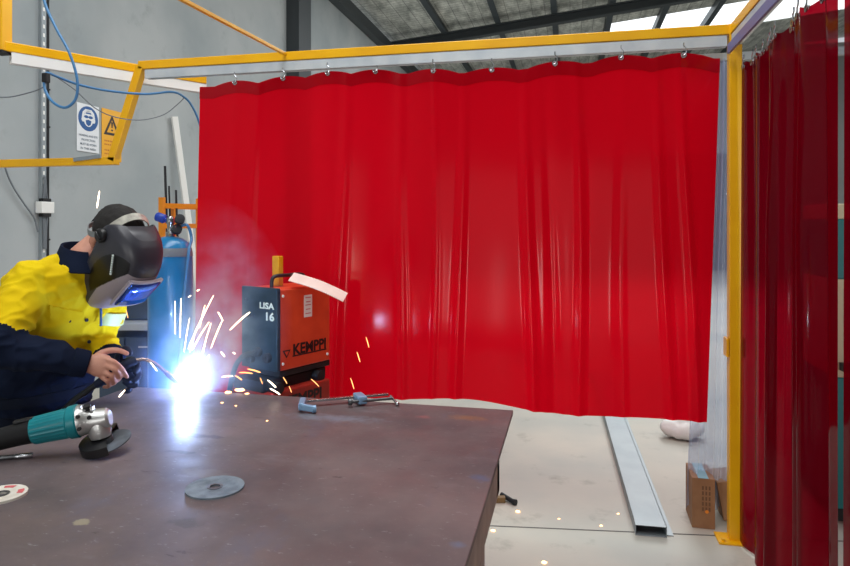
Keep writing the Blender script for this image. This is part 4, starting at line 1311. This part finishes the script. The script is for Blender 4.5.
def lf(pts, r0, r1): b.tube(spline(pts, 4), [r0 + (r1 - r0) * i / ((len(pts) - 1) * 4) for i in range((len(pts) - 1) * 4 + 1)], 12); b.ellipsoid(pts[-1], ((r1, 0, 0), (0, r1, 0), (0, 0, r1)), 10, 8)


b.tube([ELL.lerp(WRL, .75), WRL, P(119, 369, 2.44), P(127, 372, 2.44), P(130, 373, 2.44)], [.044, .036, (.040, .026), (.040, .022), (.030, .014)], 18)
lf([P(126, 361, 2.43), P(134, 360, 2.42), P(138, 366, 2.395), P(135, 372, 2.38)], .013, .010)
lf([P(128, 368, 2.43), P(137, 370, 2.415), P(139, 376, 2.39), P(134, 380, 2.38)], .013, .010)
lf([P(127, 375, 2.43), P(135, 379, 2.415), P(136, 385, 2.39), P(130, 386, 2.385)], .0125, .010)
lf([P(124, 381, 2.43), P(130, 386, 2.415), P(129, 391, 2.395), P(124, 391, 2.39)], .0115, .009)
lf([P(117, 362, 2.42), P(121, 352, 2.40), P(126, 349, 2.39), P(130, 353, 2.38)], .015, .011)
gl = remesh(b, .0045, 3); tag(gl.build('glove', 'leather', man, smooth=True, angle=180), 'dark blue glove on the far hand')
# hair
b = MB(); b.ellipsoid(Hd(-.008, .042), (hf * .106, hrt * .084, hu * .093), 48, 32)
dead = []
for f in b.bm.faces:
    p = f.calc_center_median() - HC; a, bb_, cc = p.dot(hf), p.dot(hu), p.dot(hrt)
    if bb_ < -.045 or a > .085 or (a > -.012 and bb_ < .025) or (a > .03 and bb_ < .06): dead.append(f)
bmesh.ops.delete(b.bm, geom=dead, context='FACES')
for v in b.bm.verts:
    v.co += (v.co - HC).normalized() * (.004 * noise.noise(v.co * 60) + .003 * noise.noise(v.co * 140))
hair = b.build('hair', 'hair', man, smooth=True, angle=180)
so_ = hair.modifiers.new('thickness', 'SOLIDIFY'); so_.thickness = .01; so_.offset = -1

# helmet
hm_b = MB()
secs = [  # b, back a, front a, half width
    (-.215, .120, .150, .056), (-.20, .103, .168, .074), (-.17, .088, .190, .086), (-.12, .066, .210, .094), (-.06, .048, .222, .099), (0, .034, .226, .101),
    (.040, .022, .220, .100), (.078, .010, .204, .098), (.106, .016, .180, .094), (.128, .034, .150, .080), (.140, .052, .122, .058)]
NS = 144; rings = []
for (bb_, a0, a1, w) in secs:
    ring = []
    for k_ in range(NS + 1):
        th = -PI / 2 + PI * k_ / NS
        cs_, sn = math.cos(th), math.sin(th)
        e = .62
        c = w * math.copysign(abs(sn) ** e, sn); a = a0 + (a1 - a0) * abs(cs_) ** .80
        ring.append(Hd(a, bb_, c))
    rings.append(ring)
fine = []
for i in range(len(rings) - 1):
    for q in range(14):
        t = q / 14
        p0 = rings[max(i - 1, 0)]; p1 = rings[i]; p2 = rings[i + 1]; p3 = rings[min(i + 2, len(rings) - 1)]
        fine.append([.5 * ((2 * B) + (C2 - A) * t + (2 * A - 5 * B + 4 * C2 - D2) * t * t + (3 * B - A - 3 * C2 + D2) * t ** 3) for A, B, C2, D2 in zip(p0, p1, p2, p3)])
fine.append(rings[-1])
vr = hm_b.ring_loft(fine, cap=False, closed=False)
hm_b.bm.faces.new(vr[-1])
for f in hm_b.bm.faces:
    p = f.calc_center_median() - HC; a, bb_, cc = p.dot(hf), p.dot(hu), abs(p.dot(hrt))
    f.material_index = 0
    top_line = .055 - .0 * a
    if bb_ < .045 and bb_ > -.205 and a > .146: f.material_index = 2
    # arched gloss recess on each side
    arch = ((a - .165) / .085) ** 2 + ((bb_ + .03) / .110) ** 2
    if cc > .068 and arch < 1 and bb_ > -.17 - .0 and a < .168 + .35 * (bb_ + .03): f.material_index = 1
hel = hm_b.build('welding_helmet', ['helmet', 'helmet_recess', 'helmet_grey'], man, smooth=True, angle=60)
tag(hel, 'black welding helmet with silver grey front'); sm = hel.modifiers.new('thickness', 'SOLIDIFY'); sm.thickness = .004; sm.offset = -1
b = MB()   # lens: follows the front of the shell
rows = []
for bb_ in (-.085, -.05, -.01, .03):
    rows.append([Hd(.236 - .9 * (c_ ** 2) / .06 * .12, bb_, c_) for c_ in [(-.062 + .124 * q / 10) for q in range(11)]])
b.ring_loft(rows, cap=False, closed=False); ln = b.build('lens', 'lens', hel, smooth=True)
sm = ln.modifiers.new('thickness', 'SOLIDIFY'); sm.thickness = .012; sm.offset = 0
b = MB()
for bb_ in (.038, -.093):
    b.tube([Hd(.232 - .9 * (c_ ** 2) / .06 * .12, bb_, c_) for c_ in [(-.066 + .132 * q / 10) for q in range(11)]], .007, 8)
for c_ in (-.068, .068):
    b.tube([Hd(.232 - .9 * (c_ ** 2) / .06 * .12, bb_, c_) for bb_ in (.038, -.093)], .007, 8)
b.build('lens_frame', 'helmet_grey', hel, smooth=True)
for s in (-1, 1):
    b = MB(); b.lathe(Hd(.028, .060, s * .098), hrt * s, [(.024, -.014), (.026, -.004), (.026, .010), (.022, .015), (0, .015)], 24)
    b.box(Hd(.028, .060, s * .116), (.036, .008, .008), Matrix((hf, hrt, hu)).transposed(), bev=.002); b.build('pivot_knob', 'black', hel, smooth=True)
b = MB()
for i in range(9):
    b.box(Hd(.120 + .0085 * i * .62, .060 - .0085 * i * .75, .1000), (.006, .005, .0050), Matrix((hf, hrt, hu)).transposed())
b.build('side_lettering', 'letter_white', hel)


def strap(pts, wdir, w, th):
    b = MB(); rows = []
    pts = spline(pts, 6)
    for i, p in enumerate(pts):
        out = (p - Hd(0, .04)).normalized()
        t = (pts[min(i + 1, len(pts) - 1)] - pts[max(i - 1, 0)]).normalized(); wd = t.cross(out).normalized()
        rows.append([p - wd * w, p + wd * w, p + wd * w + out * th, p - wd * w + out * th])
    b.ring_loft(rows); return b


for s in (-1,):
    strap([Hd(.028, .060, .092), Hd(.0, .030, .092), Hd(-.040, -.004, .082), Hd(-.085, -.022, .050), Hd(-.104, -.028, 0), Hd(-.085, -.022, -.050), Hd(-.040, -.004, -.082), Hd(.0, .030, -.092), Hd(.028, .060, -.092)], None, .010, .004).build('rear_band', 'band', hel, smooth=True, angle=40)
strap([Hd(.028, .060, .090), Hd(.022, .105, .074), Hd(.016, .138, .040), Hd(.014, .149, 0), Hd(.016, .138, -.040), Hd(.022, .105, -.074), Hd(.028, .060, -.090)], None, .014, .004).build('top_band', 'silver_band', hel, smooth=True, angle=40)
b = MB(); b.lathe(Hd(-.100, -.028, .0), -hf - hu * .2, [(.022, 0), (.022, .018), (.016, .022), (0, .022)], 20); b.build('ratchet_knob', 'black', hel, smooth=True)

# torch in his hands
tq = empty('welding_torch', P(125, 366, 2.37), 'dark welding torch with curved neck held in both hands', 'welding torch')
b = MB(); b.tube(spline([P(96, 385, 2.34), P(108, 377, 2.345), P(122, 367, 2.36), P(136, 360, 2.385)], 5), [.014, .015, .016, .016, .016, .017, .017, .017, .017, .017, .017, .017, .017, .016, .016, .015], 16); b.build('handle', 'leather', tq, smooth=True)
ARC = P(186, 386, 2.50)
b = MB(); b.tube(spline([P(136, 360, 2.385), P(145, 359.5, 2.40), P(154, 363, 2.42), P(162, 369, 2.44), P(170, 376, 2.46)], 5), .0065, 12); b.build('swan_neck', 'copper', tq, smooth=True)
b = MB(); b.tube([P(166, 372.5, 2.45), P(169, 375, 2.458), P(177, 381, 2.478), P(179.5, 383, 2.485)], [.009, .011, .011, .008], 16); b.build('nozzle', 'copper', tq, smooth=True)
b = MB(); b.tube(spline([P(97, 384, 2.34), P(87, 391, 2.35), P(72, 402, 2.38), P(58, 420, 2.41), P(50, 460, 2.42), P(46, 560, 2.42)], 6), .011, 12); b.build('torch_cable', 'cable_black', tq, smooth=True)
b = MB(); b.box(P(118, 372.5, 2.352), (.035, .012, .012), bev=.002); b.build('trigger', 'knob_blue', tq)

# ------------------------------------------------------------------ arc, sparks, slag, smoke
b = MB(); b.ellipsoid(ARC, ((.016, 0, 0), (0, .016, 0), (0, 0, .018)), 16, 10)
for v in b.bm.verts: v.co += (v.co - ARC) * .5 * noise.noise(v.co * 90)
tag(b.build('welding_arc', 'arc', smooth=True), 'blinding white welding arc at the torch tip on the table corner', 'arc')

SP = [  # x0,y0,x1,y1, depth, radius mm, orange?, label
    (175, 301, 175, 334, 2.5, 1.3, 0, 'upright pale spark just in front of the gas cylinder, left one of two'),
    (181, 298, 180, 338, 2.5, 1.3, 0, 'upright pale spark in front of the gas cylinder, right one of two'),
    (213.5, 295.5, 188, 349, 2.48, 1.9, 0, 'longest bright spark slanting up and right from the arc'),
    (205, 305, 199.5, 328, 2.52, 1.5, 0, 'short steep spark beside the longest slanting spark, left of it'),
    (209, 322, 192, 350, 2.50, 1.6, 0, 'slanting spark below the longest one, running parallel to it'),
    (211, 323, 202, 354, 2.46, 1.3, 0, 'thin steep spark crossing the smoke above the arc'),
    (222, 321, 211, 348, 2.50, 1.8, 0, 'lower straight stroke of the forked bright spark above the arc'),
    (218, 312, 223, 321, 2.50, 1.8, 0, 'short hooked tip of the forked bright spark above the arc'),
    (189.5, 318, 184, 352, 2.53, 1.2, 0, 'thin upright spark close above the white arc glow'),
    (196, 330, 190, 352, 2.45, 1.2, 0, 'short thin spark right of centre close over the arc glow'),
    (206, 340, 203, 353, 2.5, 1.4, 0, 'small steep spark low in the smoke right of the arc'),
    (209, 355, 203, 369, 2.5, 1.5, 0, 'small slanting spark touching the right side of the arc glow'),
    (250, 312, 230, 330, 2.52, 2.3, 0, 'thick bright spark in front of the dark blue machine panel'),
    (199.5, 289.5, 197, 291, 2.5, 2.0, 0, 'upper one of two tiny round sparks high above the arc'),
    (191, 295.5, 188.5, 297, 2.5, 1.9, 0, 'lower one of two tiny round sparks high above the arc'),
    (221, 352, 224.5, 356.5, 2.5, 2.0, 0, 'small bright spark at the right edge of the smoke'),
    (233, 352.5, 235, 354, 2.5, 1.7, 0, 'tiny dot spark right of the smoke edge'),
    (247.5, 369, 260.5, 372.5, 2.45, 2.2, 1, 'upper flat spark below the cable sockets of the machine'),
    (239, 372.5, 252.5, 373.5, 2.45, 2.0, 1, 'flat spark just left of and under the upper flat spark'),
    (235, 375.5, 242, 380, 2.45, 2.0, 1, 'short spark low at left under the flat sparks'),
    (260, 377.5, 262.5, 384, 2.45, 1.2, 1, 'thin steep orange spark below the flat sparks'),
    (267.5, 380, 276, 387.5, 2.43, 2.1, 0, 'upper of two parallel sparks above the lower red power unit'),
    (270, 388.5, 280, 394.5, 2.43, 2.1, 0, 'lower of two parallel sparks above the lower red power unit'),
    (283, 377, 287, 383.5, 2.45, 1.2, 1, 'thin orange spark under the welding machine base'),
    (289, 386, 291.5, 392.5, 2.45, 1.1, 1, 'faint orange spark in front of the lower power unit lettering'),
    (311, 379, 319, 386.5, 2.5, 1.3, 1, 'curved orange spark right of the lower power unit'),
    (366, 337, 369, 347.5, 2.5, 1.5, 1, 'highest of three orange sparks against the red curtain'),
    (357, 352, 360, 362, 2.5, 1.5, 1, 'middle one of three orange sparks against the red curtain'),
    (350.5, 378, 354, 389, 2.5, 1.4, 1, 'lowest of three orange sparks against the red curtain'),
    (99.5, 191, 97, 208, 2.3, 1.9, 0, 'lone pale spark in the air above the welder head'),
    (125, 390, 119, 397, 2.2, 2.0, 0, 'pale spark below the gloved hand over the table'),
    (126, 310, 128, 318, 2.5, 1.2, 1, 'small orange spark between the helmet and the gas cylinder'),
    (150, 362, 157, 371, 2.38, 1.4, 0, 'bright spark beside the curved torch neck'),
    (222, 377, 233, 376, 2.45, 1.8, 0, 'flat bright spark leaving the arc to the right'),
]
for (xa, ya, xb, yb, D, r, org, lab) in SP:
    p0 = P(xa, ya, D); p1 = P(xb, yb, D - .01); r *= .001
    mid_ = (p0 + p1) / 2 + UP * ((p1 - p0).length * .03)
    b = MB(); b.tube(spline([p0, mid_, p1], 4), [r * .45, r * .8, r, r * 1.1, r * 1.15, r * 1.15, r * 1.1, r, r * .5], 8)
    tag(b.build('spark', 'spark_orange' if org else 'spark', smooth=True), lab, 'spark', 'flying welding sparks')
SL = [(228, 393, .010, TZ, 'left glowing slag blob on the table right of the arc'), (240, 391, .014, TZ, 'largest glowing slag blob on the far table edge right of the arc'), (247, 394, .006, TZ, 'small glowing slag bead at the right of the large blob'),
      (267, 421, .0035, TZ, 'lone glowing bead on the open table right of the arc'), (222, 403, .004, TZ, 'glowing bead on the table below the slag blobs, left one'), (236, 406, .003, TZ, 'tiny glowing bead on the table below the large slag blob'),
      (518, 512, .010, 0, 'largest hot flake on the floor beside the ochre bracket'), (493, 531, .009, 0, 'hot flake on the floor nearest the table leg'), (544, 563, .010, 0, 'hot flake on the floor at the bottom edge of the photo'), (601, 526, .006, 0, 'hot flake on the floor near the joint, middle of the floor'), (559, 519, .005, 0, 'hot flake on the floor between the bracket and the channel'), (618, 514, .005, 0, 'hot flake on the floor nearest the steel channel')]
for (px, py, r, z, lab) in SL:
    p = onplane(px, py, z); b = MB(); b.ellipsoid(p + UP * r * .3, (RGT * r * 1.3, FWD * r, UP * r * .35), 14, 8)
    for v in b.bm.verts: v.co += (v.co - p) * .35 * noise.noise(v.co * 160)
    for v in b.bm.verts: v.co.z = max(v.co.z, z + .0004)
    tag(b.build('slag_bead', 'slag', smooth=True), lab, 'slag', 'glowing slag beads')


def smoke_material():
    m = bpy.data.materials.new('welding fume'); m.use_nodes = True
    nt = m.node_tree; nt.nodes.remove(nt.nodes['Principled BSDF'])
    geo = nd(nt, 'ShaderNodeNewGeometry')

    def dist(p, sc):
        s = nd(nt, 'ShaderNodeVectorMath', operation='SUBTRACT'); nt.links.new(geo.outputs['Position'], s.inputs[0]); s.inputs[1].default_value = p
        q = nd(nt, 'ShaderNodeVectorMath', operation='MULTIPLY'); nt.links.new(s.outputs[0], q.inputs[0]); q.inputs[1].default_value = [1 / k for k in sc]
        l = nd(nt, 'ShaderNodeVectorMath', operation='LENGTH'); nt.links.new(q.outputs[0], l.inputs[0]); return l.outputs['Value']

    def mth(op, a, b_=None, c=None):
        n = nd(nt, 'ShaderNodeMath', operation=op)
        for i, x in enumerate((a, b_, c)):
            if x is None: continue
            if isinstance(x, (int, float)): n.inputs[i].default_value = x
            else: nt.links.new(x, n.inputs[i])
        return n.outputs[0]
    n1 = nd(nt, 'ShaderNodeTexNoise'); n1.inputs['Scale'].default_value = 9; n1.inputs['Detail'].default_value = 4; n1.inputs['Roughness'].default_value = .55
    nt.links.new(geo.outputs['Position'], n1.inputs['Vector'])
    nz = mth('MAXIMUM', mth('MULTIPLY', mth('SUBTRACT', n1.outputs['Fac'], .38), 4.0), 0.)
    core = mth('POWER', 2.718, mth('MULTIPLY', dist(ARC, (.05, .05, .05)), -1.))
    pl1 = mth('POWER', 2.718, mth('MULTIPLY', mth('POWER', dist(P(207, 352, 2.5), (.14, .12, .17)), 2), -1.))
    pl2 = mth('POWER', 2.718, mth('MULTIPLY', mth('POWER', dist(P(228, 295, 2.5), (.12, .12, .20)), 2), -1.))
    den = mth('ADD', mth('MULTIPLY', mth('MULTIPLY', core, mth('ADD', nz, .35)), SMOKE[0] * 1.2), mth('MULTIPLY', mth('ADD', mth('MULTIPLY', pl1, SMOKE[1]), mth('MULTIPLY', pl2, SMOKE[2])), nz))
    v = nd(nt, 'ShaderNodeVolumeScatter'); v.inputs['Color'].default_value = (.34, .52, 1, 1); v.inputs['Anisotropy'].default_value = .0
    nt.links.new(den, v.inputs['Density'])
    nt.links.new(v.outputs[0], nt.nodes['Material Output'].inputs['Volume'])
    return m


SMOKE = (11.0, 14.0, 5.0)
M['smoke'] = smoke_material()
b = MB(); sc0 = P(205, 335, 2.5)
b.ellipsoid(sc0 + UP * .03, ((.34, 0, 0), (0, .30, 0), (0, 0, .50)), 24, 16)
for v in b.bm.verts: v.co.z = max(v.co.z, TZ + .002)
sm_o = b.build('smoke', 'smoke'); tag(sm_o, 'bluish welding smoke rising around the bright arc', 'smoke', kind='stuff')

# ------------------------------------------------------------------ lights
def area(name, loc, target, sx, sy, power, colr=(1, 1, 1)):
    l = bpy.data.lights.new(name, 'AREA'); l.shape = 'RECTANGLE'; l.size = sx; l.size_y = sy; l.energy = power; l.color = colr
    o = bpy.data.objects.new(name, l); COL.objects.link(o); o.location = loc
    o.rotation_euler = (V(target) - V(loc)).to_track_quat('-Z', 'Y').to_euler(); return o


area('skylight_near', (-1.0, 1.2, 5.9), (-1.0, 1.3, 0), 2.0, 7.0, 300, (.97, .99, 1))
area('skylight_right', (3.5, 5.5, 6.2), (3.3, 5.5, 0), 2.0, 8.0, 140, (.97, .99, 1))
area('skylight_far', (1.5, 13.0, 6.2), (1.5, 13.0, 0), 3.0, 8.0, 800, (.97, .99, 1))
area('roller_door', (.35, Y0 + .1, 2.0), (.35, 0, 1.6), 7.0, 3.8, 50, (1, .99, .96))
area('streak_lamp_tall', (3.2, Y0 + .1, 1.15), (.3, 0, 1.2), .8, 2.1, 140, (1, .99, .97))  # narrow lamp added for bright streaks on the curtain folds, no door here
area('streak_lamp_short', (-2.6, Y0 + .1, 1.2), (-.6, 0, 1.2), .5, 1.6, 60, (1, .99, .97))  # smaller added lamp, more fold streaks; the wall has no window
pl = bpy.data.lights.new('arc_light', 'POINT'); pl.energy = 20; pl.color = (.25, .40, 1); pl.shadow_soft_size = .03
po = bpy.data.objects.new('arc_light', pl); COL.objects.link(po); po.location = ARC + UP * .035

w = bpy.data.worlds.new('World'); scn.world = w; w.use_nodes = True
w.node_tree.nodes['Background'].inputs['Color'].default_value = (.9, .95, 1, 1)
w.node_tree.nodes['Background'].inputs['Strength'].default_value = .6

# ------------------------------------------------------------------ camera and colour
cam = bpy.data.cameras.new('camera'); cam.sensor_width = 36; cam.lens = 650 / 850 * 36
cam.shift_y = -(283 - 225) / 850
cam.clip_start = .05
co = bpy.data.objects.new('camera', cam); COL.objects.link(co); co.location = (0, 0, CAMZ)
co.rotation_euler = (PI / 2, 0, YAW)
scn.camera = co
scn.view_settings.view_transform = 'Standard'; scn.view_settings.look = 'None'
scn.view_settings.exposure = 0.0; scn.view_settings.gamma = 1
scn.cycles.use_denoising = True
scn.cycles.max_bounces = 8; scn.cycles.transparent_max_bounces = 16
scn.cycles.volume_bounces = 0
scn.cycles.volume_step_rate = .25
scn.cycles.volume_max_steps = 256
